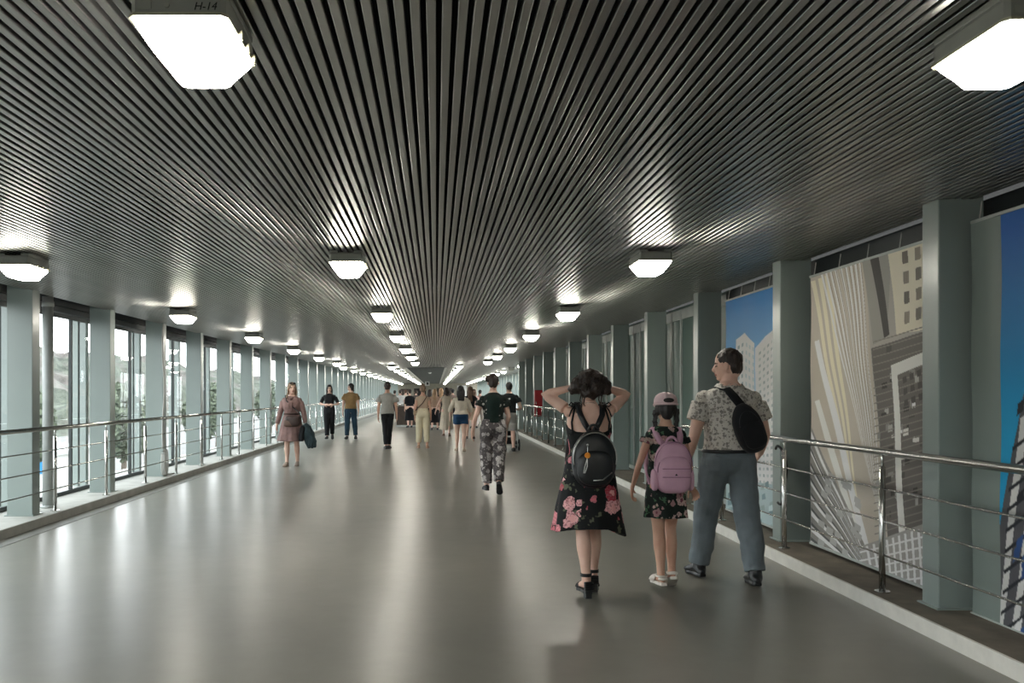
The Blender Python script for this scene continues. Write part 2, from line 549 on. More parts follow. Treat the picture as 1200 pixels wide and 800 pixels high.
# ------------------------------------------------------------------ ceiling lamps
def lamp(label, group, number=False):
    r = empty('ceiling_lamp', (0, 0, 0), label, 'ceiling lamp', group)
    W, D, H = 0.136, 0.200, 0.055
    def octo(w, d, z, ch):
        return [(-w, -d + ch, z), (-w + ch, -d, z), (w - ch, -d, z), (w, -d + ch, z), (w, d - ch, z), (w - ch, d, z), (-w + ch, d, z), (-w, d - ch, z)]
    h = MB(); h.loft([octo(W - 0.006, D - 0.006, 0.012, 0.012), octo(W, D, -0.004, 0.014), octo(W, D, -H, 0.014)])
    hs = obj('housing', h, M['housing'], r)
    for sx in (-1, 1):                                   # mounting feet up to the slats
        obj('mounting_foot', MB().box(sx * 0.10 - 0.035, sx * 0.10 + 0.035, -D + 0.01, D - 0.01, 0.008, 0.03, 0.004), M['housing'], r)
    obj('rim', MB().loft([octo(W + 0.006, D + 0.006, -H, 0.016), octo(W + 0.008, D + 0.008, -H - 0.010, 0.018)]), M['gasket'], r)
    ln = MB()
    ln.loft([octo(W + 0.001, D + 0.001, -H - 0.009, 0.020), octo(W - 0.006, D - 0.006, -H - 0.026, 0.024), octo(W - 0.034, D - 0.032, -H - 0.070, 0.034), octo(W - 0.058, D - 0.058, -H - 0.100, 0.020)])
    lo = obj('lens', ln, M['lens'], r)
    for q in (0.35, 0.72):                               # moulded ribs round the lower lens
        z = -H - 0.070 - q * 0.030
        w_, d_ = W - 0.034 - q * 0.024, D - 0.032 - q * 0.026
        c_ = 0.034 - q * 0.014
        rb = MB(); rb.loft([octo(w_ + 0.001, d_ + 0.001, z + 0.002, c_), octo(w_ + 0.001, d_ + 0.001, z - 0.002, c_)])
        obj('lens_rib', rb, M['lensrib'], lo)
    obj('type_plate', MB().box(-0.115, -0.075, -D - 0.003, -D + 0.004, -0.045, -0.021, 0.001), M['plate'], r)
    obj('screw', MB().tube([(-0.03, -D - 0.006, -0.033), (-0.03, -D + 0.004, -0.033)], 0.008, 10), M['plate'], r)
    for yy in (-0.07, 0.03, 0.12):
        obj('clip', MB().box(W + 0.004, W + 0.022, yy, yy + 0.022, -H - 0.022, -H + 0.004, 0.003), M['gasket'], r)
    return r
def add_text(s, size, parent, loc, rot, mat, name):
    cu = bpy.data.curves.new(name, 'FONT'); cu.body = s; cu.size = size; cu.extrude = 0.0006
    cu.shear = 0.25
    t = bpy.data.objects.new(name, cu); C.objects.link(t)
    bpy.context.view_layer.update()
    me = bpy.data.meshes.new_from_object(t.evaluated_get(bpy.context.evaluated_depsgraph_get()))
    bpy.data.objects.remove(t)
    o = bpy.data.objects.new(name, me); C.objects.link(o)
    me.materials.clear(); me.materials.append(mat)
    o.parent = parent; o.location = loc; o.rotation_euler = rot
    return o
ROWS = [(-3.47, 'in the row by the left windows'), (-0.74, 'in the row left of centre'), (1.82, 'in the row right of centre')]
base = None
LAMPS = []
for x, where in ROWS:
    for k in range(-3, 7):
        y = 2.56 + 0.205 + 4.77 * k
        if x > 1: y += 0.08
        lab = '%s ceiling lamp from the camera %s' % (ordinal(k), where) if k >= 0 else 'lit ceiling lamp behind the camera %s' % where
        if base is None: base = t = lamp(lab, 'ceiling lamps of the near passage')
        else: t = copy_tree(base); tag(t, lab)
        t.location = (x, y, ceil_z(x) - 0.034)
        LAMPS.append((x, k, t))
FAR = [(-3.75, 'in the far outer left row'), (-1.80, 'in the far inner left row'), (0.95, 'in the far inner right row'), (3.45, 'in the far outer right row')]
for x, where in FAR:
    for k in range(0, 14):
        y = 36.3 + 4.77 * k
        t = copy_tree(base); tag(t, '%s ceiling lamp %s' % (ordinal(k), where), None, 'ceiling lamps of the far passage')
        t.location = (x, y, ceil_z(x) - 0.034)
        if x == 3.45 and k == 1:
            tag(t, 'unlit ceiling lamp, second in the far outer right row')
            for ch in t.children:
                if ch.name.startswith('lens'):
                    ch.data = ch.data.copy(); ch.data.materials[0] = M['offlens']
first = [t for x, k, t in LAMPS if x == -0.74 and k == 0][0]
tag(first, 'large lit ceiling lamp marked H-14 at the top left')
add_text('H-14', 0.032, first, (0.046, -0.2015, -0.047), (math.radians(90), 0, 0), M['ink'], 'marker_writing')

# ------------------------------------------------------------------ railings
def railing(label, x, ys, y0, y1, ends=()):
    r = empty('railing', (x, y0, 0.10), label, 'railing')
    L = y1 - y0
    obj('handrail', MB().tube([(0, 0, 0.955), (0, L, 0.955)], 0.025, 14), M['steel'], r, True)
    for z in (0.255, 0.485, 0.705):
        obj('rail_bar', MB().tube([(0, 0, z), (0, L, z)], 0.0075, 8), M['steel'], r, True)
    pm = None
    for y in ys:
        if pm is None:
            m = MB(); m.tube([(0, 0, 0), (0, 0, 0.86)], 0.021, 12); m.tube([(0, 0, 0.86), (0, 0, 0.95)], 0.010, 8)
            pm = obj('post', m, M['steel'], r, True)
            bp = MB(); bp.tube([(0, 0, 0), (0, 0, 0.010)], 0.05, 16); obj('base_flange', bp, M['steel'], pm)
            pm.location = (0, y - y0, 0)
        else:
            t = pm.copy(); C.objects.link(t); t.parent = r; t.location = (0, y - y0, 0)
            for ch in pm.children:
                d = ch.copy(); C.objects.link(d); d.parent = t
    return r
railing('long stainless steel railing in front of the left windows', -4.38, [10.3 + 1.6 * k for k in range(-15, 58)], Y0 + 0.3, 103)
railing('stainless steel railing in front of the printed banners on the right', 3.035, [6.095 + 1.715 * k for k in range(-11, 3)] + [10.95], Y0 + 0.3, 11.0)
railing('short stainless steel railing near the red cabinet, farther on the right', 3.035, [17.2 + 1.4 * k for k in range(0, 10)] + [30.9], 17.0, 30.95)
railing('distant stainless steel railing along the far right windows', 4.66, [36 + 1.6 * k for k in range(0, 42)], 35.6, 103)

# ------------------------------------------------------------------ small fittings
t = empty('downpipe', (-4.60, 10.62, 0.10), 'round grey pipe standing just behind the nearest left column', 'pipe')
obj('pipe', MB().tube([(0, 0, 0), (0, 0, 2.50)], 0.062, 20), M['pipe'], t, True)
obj('collar', MB().tube([(0, 0, 2.38), (0, 0, 2.44)], 0.07, 20), M['pipe'], t, True)
obj('foot_collar', MB().tube([(0, 0, 0), (0, 0, 0.03)], 0.085, 20), M['pipe'], t, True)
cb = MB()
yc = left_cols[12]
pts = [(-4.44 + 0.012 * math.sin(z * 5), yc - 0.01 - 0.02 * math.sin(z * 3), z) for z in np.linspace(2.58, 0.55, 22)]
cb.tube(pts, 0.010, 7); cb.tube([(p[0], p[1] - 0.022 - 0.012 * math.sin(p[2] * 4), p[2]) for p in pts], 0.008, 7)
for q in range(4):
    cb.tube([(-4.438 + 0.009 * q, yc - 0.03 + 0.10 * math.sin(a) + 0.03 * q, 0.33 + 0.21 * math.cos(a)) for a in np.linspace(0, 5.6, 20)], 0.008, 6)
cb.tube([(-4.43, yc, 0.14), (-4.43, yc + 0.15, 0.125), (-4.42, yc + 0.35, 0.115), (-4.43, yc + 0.5, 0.112)], 0.015, 7)
tag(obj('hanging_cable', cb, M['cable'], None, True), 'loose white cables hanging down the third left column into a coil', 'cable')
t = empty('fire_cabinet', (3.27, 28.56, 0.72), 'red fire hose cabinet on the right wall above the far railing', 'fire cabinet')
obj('cabinet_body', MB().box(-0.125, 0.125, 0, 0.20, 0, 0.84, 0.008), M['red'], t)
obj('door', MB().box(-0.115, 0.115, -0.015, 0.0, 0.02, 0.82, 0.004), M['red'], t)
obj('door_handle', MB().box(-0.095, -0.075, -0.03, -0.015, 0.38, 0.48, 0.003), M['steel'], t)
cb = MB()
cb.tube([(3.07 + 0.01 * math.sin(a * 3), 8.02 + 0.16 * math.cos(a), 0.72 + 0.26 * math.sin(a)) for a in np.linspace(1.1, 5.0, 24)], 0.012, 8)
tag(obj('rail_cable', cb, M['blackrubber'], None, True), 'black looped cable caught in the railing beside the blue banner', 'cable')
t = empty('hanging_sign', (-0.85, 88, 2.22), 'small white square pictogram sign hanging far down the passage', 'sign')
obj('sign_panel', MB().box(-0.21, 0.21, -0.02, 0.02, 0, 0.42, 0.005), M['white'], t)
obj('pictogram', MB().box(-0.09, 0.11, -0.026, -0.02, 0.10, 0.33), M['head'], t)
for sx in (-0.15, 0.15): obj('hanger', MB().tube([(sx, 0, 0.42), (sx, 0, 0.60)], 0.008, 6), M['steel'], t)
t = empty('smoke_detector', (-0.35, 50.0, ceil_z(-0.5) - 0.004), 'small white smoke detector under the dark far ceiling board', 'smoke detector')
obj('detector_base', MB().tube([(0, 0, -0.03), (0, 0, 0)], 0.09, 16), M['white'], t)
obj('detector_dome', MB().ball((0, 0, -0.035), (0.07, 0.07, 0.05)), M['white'], t, True)
# stairwell parapet, dark panels with a metal top rail
t = empty('stair_parapet', (-1.72, 39.0, 0), 'dark brown stairwell parapet standing in the middle of the passage', 'parapet')
obj('front_panel', MB().box(0, 1.95, 0, 0.12, 0, 0.90, 0.01), M['wood'], t)
for xx in (0.0, 1.83): obj('side_panel', MB().box(xx, xx + 0.12, 0.12, 4.6, 0, 0.90, 0.01), M['wood'], t)
obj('top_rail', MB().box(-0.03, 1.98, -0.03, 0.15, 0.90, 0.95, 0.008), M['steel'], t)
for xx in (0.0, 1.83): obj('side_rail', MB().box(xx - 0.03, xx + 0.15, 0.15, 4.6, 0.90, 0.95, 0.008), M['steel'], t)
obj('foot_plinth', MB().box(-0.02, 1.97, -0.02, 0.0, 0, 0.08), M['paleframe'], t)

# ------------------------------------------------------------------ printed banners
def raster(ny, nz, y_a, y_b, z_a, z_b):
    """colour canvas over (y, z); col 0 at y_a"""
    yy = np.linspace(y_a, y_b, ny); zz = np.linspace(z_a, z_b, nz)
    Yg, Zg = np.meshgrid(yy, zz, indexing='ij')
    return Yg, Zg, np.zeros((ny, nz, 3))
XB = 3.30
def P(px, py):
    """a point on the banner plane (y, z) from measured image positions of the print"""
    y = XB * 1050 / (px - 511)
    return (y, 1.45 - (py - 461) * y / 1050)
def inside(Yg, Zg, poly):
    r = np.zeros(Yg.shape, bool); n = len(poly)
    for i in range(n):
        (x1, y1), (x2, y2) = poly[i], poly[(i + 1) % n]
        cond = ((y1 > Zg) != (y2 > Zg))
        with np.errstate(divide='ignore', invalid='ignore'):
            xi = (x2 - x1) * (Zg - y1) / (y2 - y1 + 1e-12) + x1
        r ^= cond & (Yg < xi)
    return r
def lin(c): return np.array(srgb(*c)[:3])
def fill(cv, poly, col):
    Yg, Zg, A = cv
    A[inside(Yg, Zg, [P(*p) for p in poly])] = lin(col)
def lerp(a, b, t): return (a[0] + (b[0] - a[0]) * t, a[1] + (b[1] - a[1]) * t)
def quad_grid(cv, q, nu, nv, col, fu=0.55, fv=0.55):
    """windows: nu x nv patches inside quad q = [tl, tr, br, bl] (image points)"""
    for i in range(nu):
        for j in range(nv):
            u0, u1 = (i + 0.5 - fu / 2) / nu, (i + 0.5 + fu / 2) / nu
            v0, v1 = (j + 0.5 - fv / 2) / nv, (j + 0.5 + fv / 2) / nv
            pt = lambda u, v: lerp(lerp(q[0], q[1], u), lerp(q[3], q[2], u), v)
            c_ = col[(i * 7 + j * 3) % len(col)] if isinstance(col, list) else col
            fill(cv, [pt(u0, v0), pt(u1, v0), pt(u1, v1), pt(u0, v1)], c_)
def stripes(cv, a0, a1, b0, b1, n, col, f=0.5, start=0.0):
    """n stripes running from segment a to segment b"""
    for i in range(n):
        t0 = (i + start) / n; t1 = (i + start + f) / n
        fill(cv, [lerp(a0, a1, t0), lerp(a0, a1, t1), lerp(b0, b1, t1), lerp(b0, b1, t0)], col)

def banner(name, label, cv, y_a, y_b, z_a, z_b, bright=1.0):
    Yg, Zg, A = cv
    A = np.minimum(A * bright, 0.86)
    ny, nz = Yg.shape
    r = empty(name, (XB, y_a, z_a), label, 'banner', 'printed banners on the right wall')
    bulge = 0.004 * np.sin((Zg - z_a) * 7) + 0.004 * np.sin((Yg - y_a) * 9 + Zg)
    V = np.stack([bulge, Yg - y_a, Zg - z_a], -1).reshape(-1, 3)
    F = []
    for i in range(ny - 1):
        for j in range(nz - 1):
            a = i * nz + j
            F.append((a, a + 1, a + nz + 1, a + nz))
    me = bpy.data.meshes.new('printed_sheet')
    me.from_pydata(V.tolist(), [], F)
    at = me.color_attributes.new('print', 'FLOAT_COLOR', 'POINT')
    col = np.ones((ny * nz, 4), np.float32); col[:, :3] = A.reshape(-1, 3)
    at.data.foreach_set('color', col.ravel())
    me.materials.append(M['banner'])
    o = bpy.data.objects.new('printed_sheet', me); C.objects.link(o); o.parent = r
    md = o.modifiers.new('thickness', 'SOLIDIFY'); md.thickness = 0.002
    L, H = y_b - y_a, z_b - z_a
    for z in (-0.012, H - 0.008):
        obj('batten', MB().box(-0.010, 0.010, 0, L, z, z + 0.02, 0.003), M['paleframe'], r)
    for yy in np.linspace(0.08, L - 0.08, 5):
        obj('tie', MB().tube([(0, yy, H + 0.01), (0.02, yy + 0.01, H + 0.12)], 0.004, 5), M['cable'], r)
    return r
def banner_material():
    k = NT('printed_banner_fabric')
    a = k.n('Attribute'); a.attribute_name = 'print'
    k.l(a.outputs['Color'], k.b.inputs['Base Color'])
    k.b.inputs['Roughness'].default_value = 0.55
    k.b.inputs['Specular IOR Level'].default_value = 0.3
    tr = k.n('BsdfTranslucent'); k.l(a.outputs['Color'], tr.inputs[0])
    mx = k.n('MixShader'); mx.inputs[0].default_value = 0.05
    k.l(k.b.outputs[0], mx.inputs[1]); k.l(tr.outputs[0], mx.inputs[2]); k.l(mx.outputs[0], k.out.inputs[0])
    return k.m
M['banner'] = banner_material()

# towers seen from below, black white and beige
cv = raster(420, 460, 5.82, 7.90, 0.14, 2.475); Yg, Zg, A = cv
A[:] = lin((150, 146, 140))
rng = np.random.default_rng(3)
fill(cv, [(950, 300), (1012, 300), (1040, 640), (1020, 700), (950, 540)], (164, 157, 146))
stripes(cv, (950, 330), (975, 320), (1008, 640), (1020, 690), 3, (198, 188, 168), 0.6)
stripes(cv, (962, 322), (1012, 302), (1020, 560), (1038, 640), 9, (226, 220, 206), 0.42)
stripes(cv, (968, 322), (1010, 302), (1022, 560), (1036, 640), 9, (120, 108, 92), 0.14, 0.6)
fill(cv, [(954, 400), (960, 398), (1018, 640), (1012, 650)], (224, 218, 204))
fill(cv, [(954, 470), (960, 468), (1018, 660), (1012, 668)], (214, 206, 190))
fill(cv, [(1010, 302), (1044, 294), (1038, 396), (1024, 404)], (134, 132, 126))
fill(cv, [(1020, 300), (1030, 298), (1042, 392), (1036, 396)], (58, 56, 54))
fill(cv, [(1040, 292), (1120, 270), (1120, 380), (1050, 392)], (196, 188, 172))
quad_grid(cv, [(1052, 292), (1100, 278), (1098, 372), (1056, 386)], 3, 4, [(92, 86, 78), (120, 112, 100)], 0.45, 0.6)
fill(cv, [(1022, 408), (1120, 376), (1120, 700), (1040, 640)], (92, 88, 84))
for q in range(70):
    px, py = rng.uniform(1026, 1110), rng.uniform(402, 600); a_, b_ = rng.uniform(2, 7), rng.uniform(3, 10)
    g = int(rng.choice([60, 74, 120, 150, 186, 206]))
    fill(cv, [(px, py), (px + a_, py - a_ * .3), (px + a_, py + b_ - a_ * .3), (px, py + b_)], (g, g - 2, g - 6))
for q in range(26):
    py = 400 + q * 9
    fill(cv, [(1024, py), (1110, py - 26), (1110, py - 24.6), (1024, py + 1.4)], (116, 112, 106))
fill(cv, [(1044, 428), (1120, 398), (1120, 412), (1050, 440)], (202, 198, 190))
fill(cv, [(1044, 428), (1051, 426), (1062, 640), (1054, 640)], (202, 198, 190))
quad_grid(cv, [(1056, 440), (1082, 428), (1084, 470), (1058, 480)], 3, 3, (70, 66, 64))
fill(cv, [(950, 500), (1014, 640), (1030, 690), (1020, 712), (950, 640)], (120, 118, 114))
stripes(cv, (950, 505), (950, 650), (1022, 668), (1026, 690), 8, (216, 214, 208), 0.45)
stripes(cv, (950, 515), (950, 655), (1022, 670), (1026, 692), 8, (70, 70, 70), 0.22, 0.5)
for q in range(24):
    px = rng.uniform(956, 1005); py = 520 + (px - 956) * 1.2 + rng.uniform(0, 110)
    fill(cv, [(px, py), (px + 7, py + 5), (px + 6, py + 12), (px - 1, py + 7)], (150, 150, 148))
fill(cv, [(1008, 640), (1120, 600), (1120, 720), (1020, 712)], (140, 138, 134))
stripes(cv, (1014, 640), (1120, 606), (1026, 700), (1120, 720), 14, (218, 216, 212), 0.35)
for q in range(6):
    fill(cv, [(1008, 646 + q * 10), (1120, 618 + q * 13), (1120, 620.5 + q * 13), (1008, 648 + q * 10)], (214, 212, 208))
banner('printed_banner', 'printed banner of grey and beige towers in a tilted view', cv, 5.82, 7.90, 0.14, 2.475, 1.6)
# blue sky with two white tower blocks
cv = raster(260, 400, 8.40, 10.2, 0.14, 2.50); Yg, Zg, A = cv
tt = np.clip((Zg - 1.0) / 1.4, 0, 1)[..., None]
A[:] = lin((150, 190, 208)) * (1 - tt) + lin((36, 116, 178)) * tt
fill(cv, [(862, 398), (872, 390), (884, 402), (886, 640), (862, 640)], (206, 212, 212))
quad_grid(cv, [(863, 404), (872, 398), (873, 600), (863, 600)], 2, 22, (140, 152, 158), 0.5, 0.45)
quad_grid(cv, [(873, 398), (885, 406), (886, 600), (873, 600)], 3, 22, (168, 178, 182), 0.5, 0.5)
fill(cv, [(885, 408), (896, 394), (925, 372), (925, 660), (886, 640)], (222, 224, 220))
quad_grid(cv, [(888, 412), (922, 380), (922, 600), (888, 590)], 7, 24, [(146, 154, 156), (168, 174, 174)], 0.5, 0.42)
fill(cv, [(850, 560), (925, 570), (925, 680), (850, 660)], (150, 166, 168))
for q in range(60):
    px, py = rng.uniform(850, 922), rng.uniform(560, 655)
    fill(cv, [(px, py), (px + 4, py - 2), (px + 5, py + 5), (px, py + 6)], random.choice([(110, 132, 138), (176, 190, 192), (132, 150, 150)]))
banner('printed_banner', 'printed banner of white tower blocks under blue sky beside the man', cv, 8.40, 10.2, 0.14, 2.50, 1.6)
# deep blue sky with a leaning dark tower
cv = raster(360, 380, 3.25, 5.52, 0.10, 2.50); Yg, Zg, A = cv
tt = np.clip((Zg - 1.2) / 1.2, 0, 1)[..., None]
A[:] = lin((28, 140, 184)) * (1 - tt) + lin((10, 84, 156)) * tt
fill(cv, [(1172, 620), (1186, 530), (1200, 462), (1260, 330), (1700, 300), (1700, 1200), (1168, 760)], (74, 74, 78))
stripes(cv, (1196, 490), (1420, 330), (1166, 760), (1300, 900), 9, (186, 186, 184), 0.4)
for q in range(12):
    a_ = 500 + q * 24
    fill(cv, [(1186 - q * 1.6, a_ + 24), (1330, a_ - 90), (1330, a_ - 84), (1186 - q * 1.6, a_ + 29)], (30, 32, 38))
for q in range(40):
    px, py = rng.uniform(1186, 1300), rng.uniform(470, 740)
    fill(cv, [(px, py), (px + 8, py - 7), (px + 6, py + 8), (px - 2, py + 15)], random.choice([(26, 28, 34), (44, 72, 120), (206, 206, 204)]))
A[Yg > 5.24] = lin((112, 122, 118))
banner('printed_banner', 'printed banner of deep blue sky and dark tower at the right edge', cv, 3.25, 5.52, 0.10, 2.50, 1.45)

# ------------------------------------------------------------------ outside: ground, hillside, street
g = MB(); g.box(-400, -5.7, -200, 500, -6.3, -6.0)
struct('ground', g, simple('pale_paving', srgb(104, 103, 102), 0.9, 0, 0.12, 0.2))
g = MB(); g.box(5.7, 300, -200, 500, -6.3, -6.0)
struct('ground_right', g, simple('pale_paving_right', srgb(190, 190, 186), 0.9, 0, 0.12, 0.2))
def hillside():
    ny, nx = 150, 30
    vs = []
    for i in range(ny):
        for j in range(nx):
            y = -60 + i * 4.0; d = j / (nx - 1)
            x = -60 - d * 90
            z = -6.5 + 24 * (math.sin(min(1, d * 1.15) * math.pi / 2)) * (0.85 + 0.25 * noise.noise(Vector((y * 0.012, 3, 0))))
            n_ = noise.turbulence(Vector((x * 0.10, y * 0.10, 1.7)), 3, False)
            z += 3.4 * n_ * min(1, d * 6 + 0.2)
            vs.append((x + 2.0 * n_, y + 1.5 * noise.noise(Vector((y * .3, x * .3, 5))), z))
    fs = [(i * nx + j, i * nx + j + 1, (i + 1) * nx + j + 1, (i + 1) * nx + j) for i in range(ny - 1) for j in range(nx - 1)]
    k = NT('leafy_hillside'); v = k.coord()
    a = k.noise(v, 0.35, 6, 0.7); b = k.noise(v, 0.06, 3)
    c1 = k.ramp(a.outputs[0], [(0.35, srgb(34, 38, 30)), (0.65, srgb(84, 90, 78))])
    c2 = k.ramp(a.outputs[0], [(0.35, srgb(52, 48, 44)), (0.65, srgb(98, 92, 88))])
    k.l(k.mix(k.ramp(b.outputs[0], [(0.45, (0, 0, 0, 1)), (0.6, (1, 1, 1, 1))]), c1, c2), k.b.inputs['Base Color'])
    k.b.inputs['Roughness'].default_value = 0.95
    m = MB(); m.add(vs, fs)
    tag(obj('wooded_hillside', m, k.m, None, True), 'pale hazy wooded hillside seen through the left windows', 'hillside', None, 'stuff')
hillside()
def tree(x, y, h, lab):
    r = empty('street_tree', (x, y, -6.0), lab, 'tree', 'trees outside the left windows')
    obj('trunk', MB().tube([(0, 0, 0), (0.1, 0, h * .3), (0, 0.1, h * .6)], [0.16, 0.13, 0.07], 8), M['bark'], r, True)
    m = MB()
    for q in range(1700):
        u = Vector((random.gauss(0, 1), random.gauss(0, 1), random.gauss(0, 1))).normalized() * random.uniform(0.55, 1.0)
        p = Vector((u.x * h * .26, u.y * h * .26, h * .66 + u.z * h * .34))
        a = Vector((random.gauss(0, 1), random.gauss(0, 1), random.gauss(0, 1))).normalized() * h * .022
        b_ = a.orthogonal().normalized() * h * .016
        m.add([p - a - b_, p + a - b_, p + a + b_, p - a + b_], [(0, 1, 2, 3)])
    obj('crown', m, M['leaf'], r)
M['bark'] = simple('tree_bark', srgb(110, 100, 90), 0.9)
M['leaf'] = simple('pale_green_leaves', srgb(74, 82, 64), 0.8, 0, 0.35, 2.0)
for q, (x, y, h) in enumerate([(-22, 44, 7.4), (-26, 56, 8), (-23, 66, 7.6), (-28, 80, 8.6), (-24, 92, 8), (-27, 110, 8.8), (-24, 130, 9)]):
    tree(x, y, h, '%s leafy tree standing outside the left windows' % ordinal(q))
t = empty('street_kiosk', (-30, 66, -6.0), 'low white street kiosk with blue sign below the left windows', 'kiosk')
obj('kiosk_wall', MB().box(-4, 4, -5, 5, 0, 3.2, 0.05), M['white'], t)
obj('kiosk_roof', MB().box(-4.3, 4.3, -5.3, 5.3, 3.2, 3.5, 0.05), M['paleframe'], t)
obj('sign_board', MB().box(-1, 4.1, -5.15, -5.0, 2.0, 3.0), simple('blue_sign', srgb(40, 140, 200), 0.5), t)
# ------------------------------------------------------------------ people
def remesh(name, mb, mats, parent, voxel, smooth=4, disp=None, loc=None):
    """close the overlapping pieces into ONE continuous surface"""
    me = bpy.data.meshes.new('tmp'); me.from_pydata(mb.v, [], mb.f)
    bm = bmesh.new(); bm.from_mesh(me)
    bmesh.ops.triangulate(bm, faces=[f for f in bm.faces if len(f.verts) > 4])
    bmesh.ops.recalc_face_normals(bm, faces=bm.faces[:]); bm.to_mesh(me); bm.free()
    o = bpy.data.objects.new('tmp', me); C.objects.link(o)
    r = o.modifiers.new('r', 'REMESH'); r.mode = 'VOXEL'; r.voxel_size = voxel; r.adaptivity = 0.0
    if smooth:
        s = o.modifiers.new('s', 'SMOOTH'); s.factor = 0.5; s.iterations = smooth
    bpy.context.view_layer.update()
    new = bpy.data.meshes.new_from_object(o.evaluated_get(bpy.context.evaluated_depsgraph_get()))
    bpy.data.objects.remove(o); bpy.data.meshes.remove(me)
    n = len(new.vertices)
    if disp:
        co = np.empty(n * 3); new.vertices.foreach_get('co', co); co = co.reshape(-1, 3)
        no = np.empty(n * 3); new.vertices.foreach_get('normal', no); no = no.reshape(-1, 3)
        amp, fr = disp
        d = np.array([noise.noise(Vector((p[0] * fr[0] + 9, p[1] * fr[1], p[2] * fr[2]))) +
                      0.5 * noise.noise(Vector((p[0] * fr[0] * 2.3 + 4, p[1] * fr[1] * 2.3, p[2] * fr[2] * 2.3))) for p in co])
        co = co + no * (amp * d)[:, None]
        new.vertices.foreach_set('co', co.ravel())
    new.name = name
    new.materials.clear()
    for m in mats: new.materials.append(m)
    new.polygons.foreach_set('use_smooth', [True] * len(new.polygons))
    new.update()
    ob = bpy.data.objects.new(name, new); C.objects.link(ob)
    if parent: ob.parent = parent
    if loc: ob.location = loc
    return ob

def skin_mat(name, col):
    k = NT(name); v = k.coord()
    a = k.noise(v, 9, 4)
    lo = tuple(c * q for c, q in zip(col[:3], (0.90, 0.82, 0.80))) + (1,)
    k.l(k.ramp(a.outputs[0], [(0.35, lo), (0.7, col)]), k.b.inputs['Base Color'])
    k.b.inputs['Roughness'].default_value = 0.5
    k.b.inputs['Specular IOR Level'].default_value = 0.35
    return k.m
def hair_mat(name, col):
    k = NT(name); v = k.coord((55, 55, 7))
    a = k.noise(v, 1.0, 3)
    lo = tuple(c * 0.45 for c in col[:3]) + (1,); hi = tuple(min(1, c * 1.6) for c in col[:3]) + (1,)
    k.l(k.ramp(a.outputs[0], [(0.3, lo), (0.7, hi)]), k.b.inputs['Base Color'])
    k.b.inputs['Roughness'].default_value = 0.5
    k.bump(a.outputs[0], 0.6, 0.006)
    return k.m
M['skin'] = skin_mat('skin_light', srgb(230, 196, 178))
M['skin2'] = skin_mat('skin_tanned', srgb(214, 174, 152))
M['lip'] = simple('lips', srgb(170, 104, 98), 0.5)
M['eye'] = simple('eye_dark', (0.02, 0.015, 0.012, 1), 0.2)
M['hair_dark'] = hair_mat('hair_dark_brown', srgb(44, 33, 28))
M['hair_black'] = hair_mat('hair_black', srgb(26, 23, 23))
M['hair_brown'] = hair_mat('hair_brown', srgb(86, 62, 46))
M['hair_blond'] = hair_mat('hair_blond', srgb(172, 140, 108))
M['hair_sandy'] = hair_mat('hair_sandy', srgb(136, 112, 92))

# half width, half depth, y offset of the trunk at a height (for a 1.70 m figure)
TORSO = {
 'f': [(0.79, .070, .070, 0), (0.84, .165, .105, -.008), (0.90, .178, .120, -.014), (0.97, .162, .108, -.006), (1.06, .126, .090, 0), (1.13, .132, .096, .004),
       (1.22, .148, .112, .012), (1.30, .156, .102, .004), (1.36, .150, .082, -.006), (1.395, .115, .066, -.012), (1.425, .066, .056, -.012), (1.46, .050, .052, -.010)],
 'm': [(0.79, .070, .070, 0), (0.84, .152, .104, -.006), (0.90, .163, .114, -.010), (0.97, .156, .106, -.004), (1.06, .147, .100, 0), (1.13, .153, .105, .003),
       (1.22, .170, .116, .006), (1.30, .182, .112, .000), (1.36, .176, .090, -.008), (1.40, .130, .072, -.014), (1.43, .074, .062, -.014), (1.465, .057, .058, -.010)],
 'c': [(0.79, .070, .070, 0), (0.84, .148, .100, -.006), (0.90, .156, .108, -.008), (0.97, .148, .102, -.002), (1.06, .134, .096, 0), (1.13, .136, .098, .003),
       (1.22, .142, .100, .004), (1.30, .144, .094, .000), (1.35, .136, .078, -.006), (1.385, .100, .062, -.010), (1.415, .058, .050, -.010), (1.45, .046, .046, -.008)]}

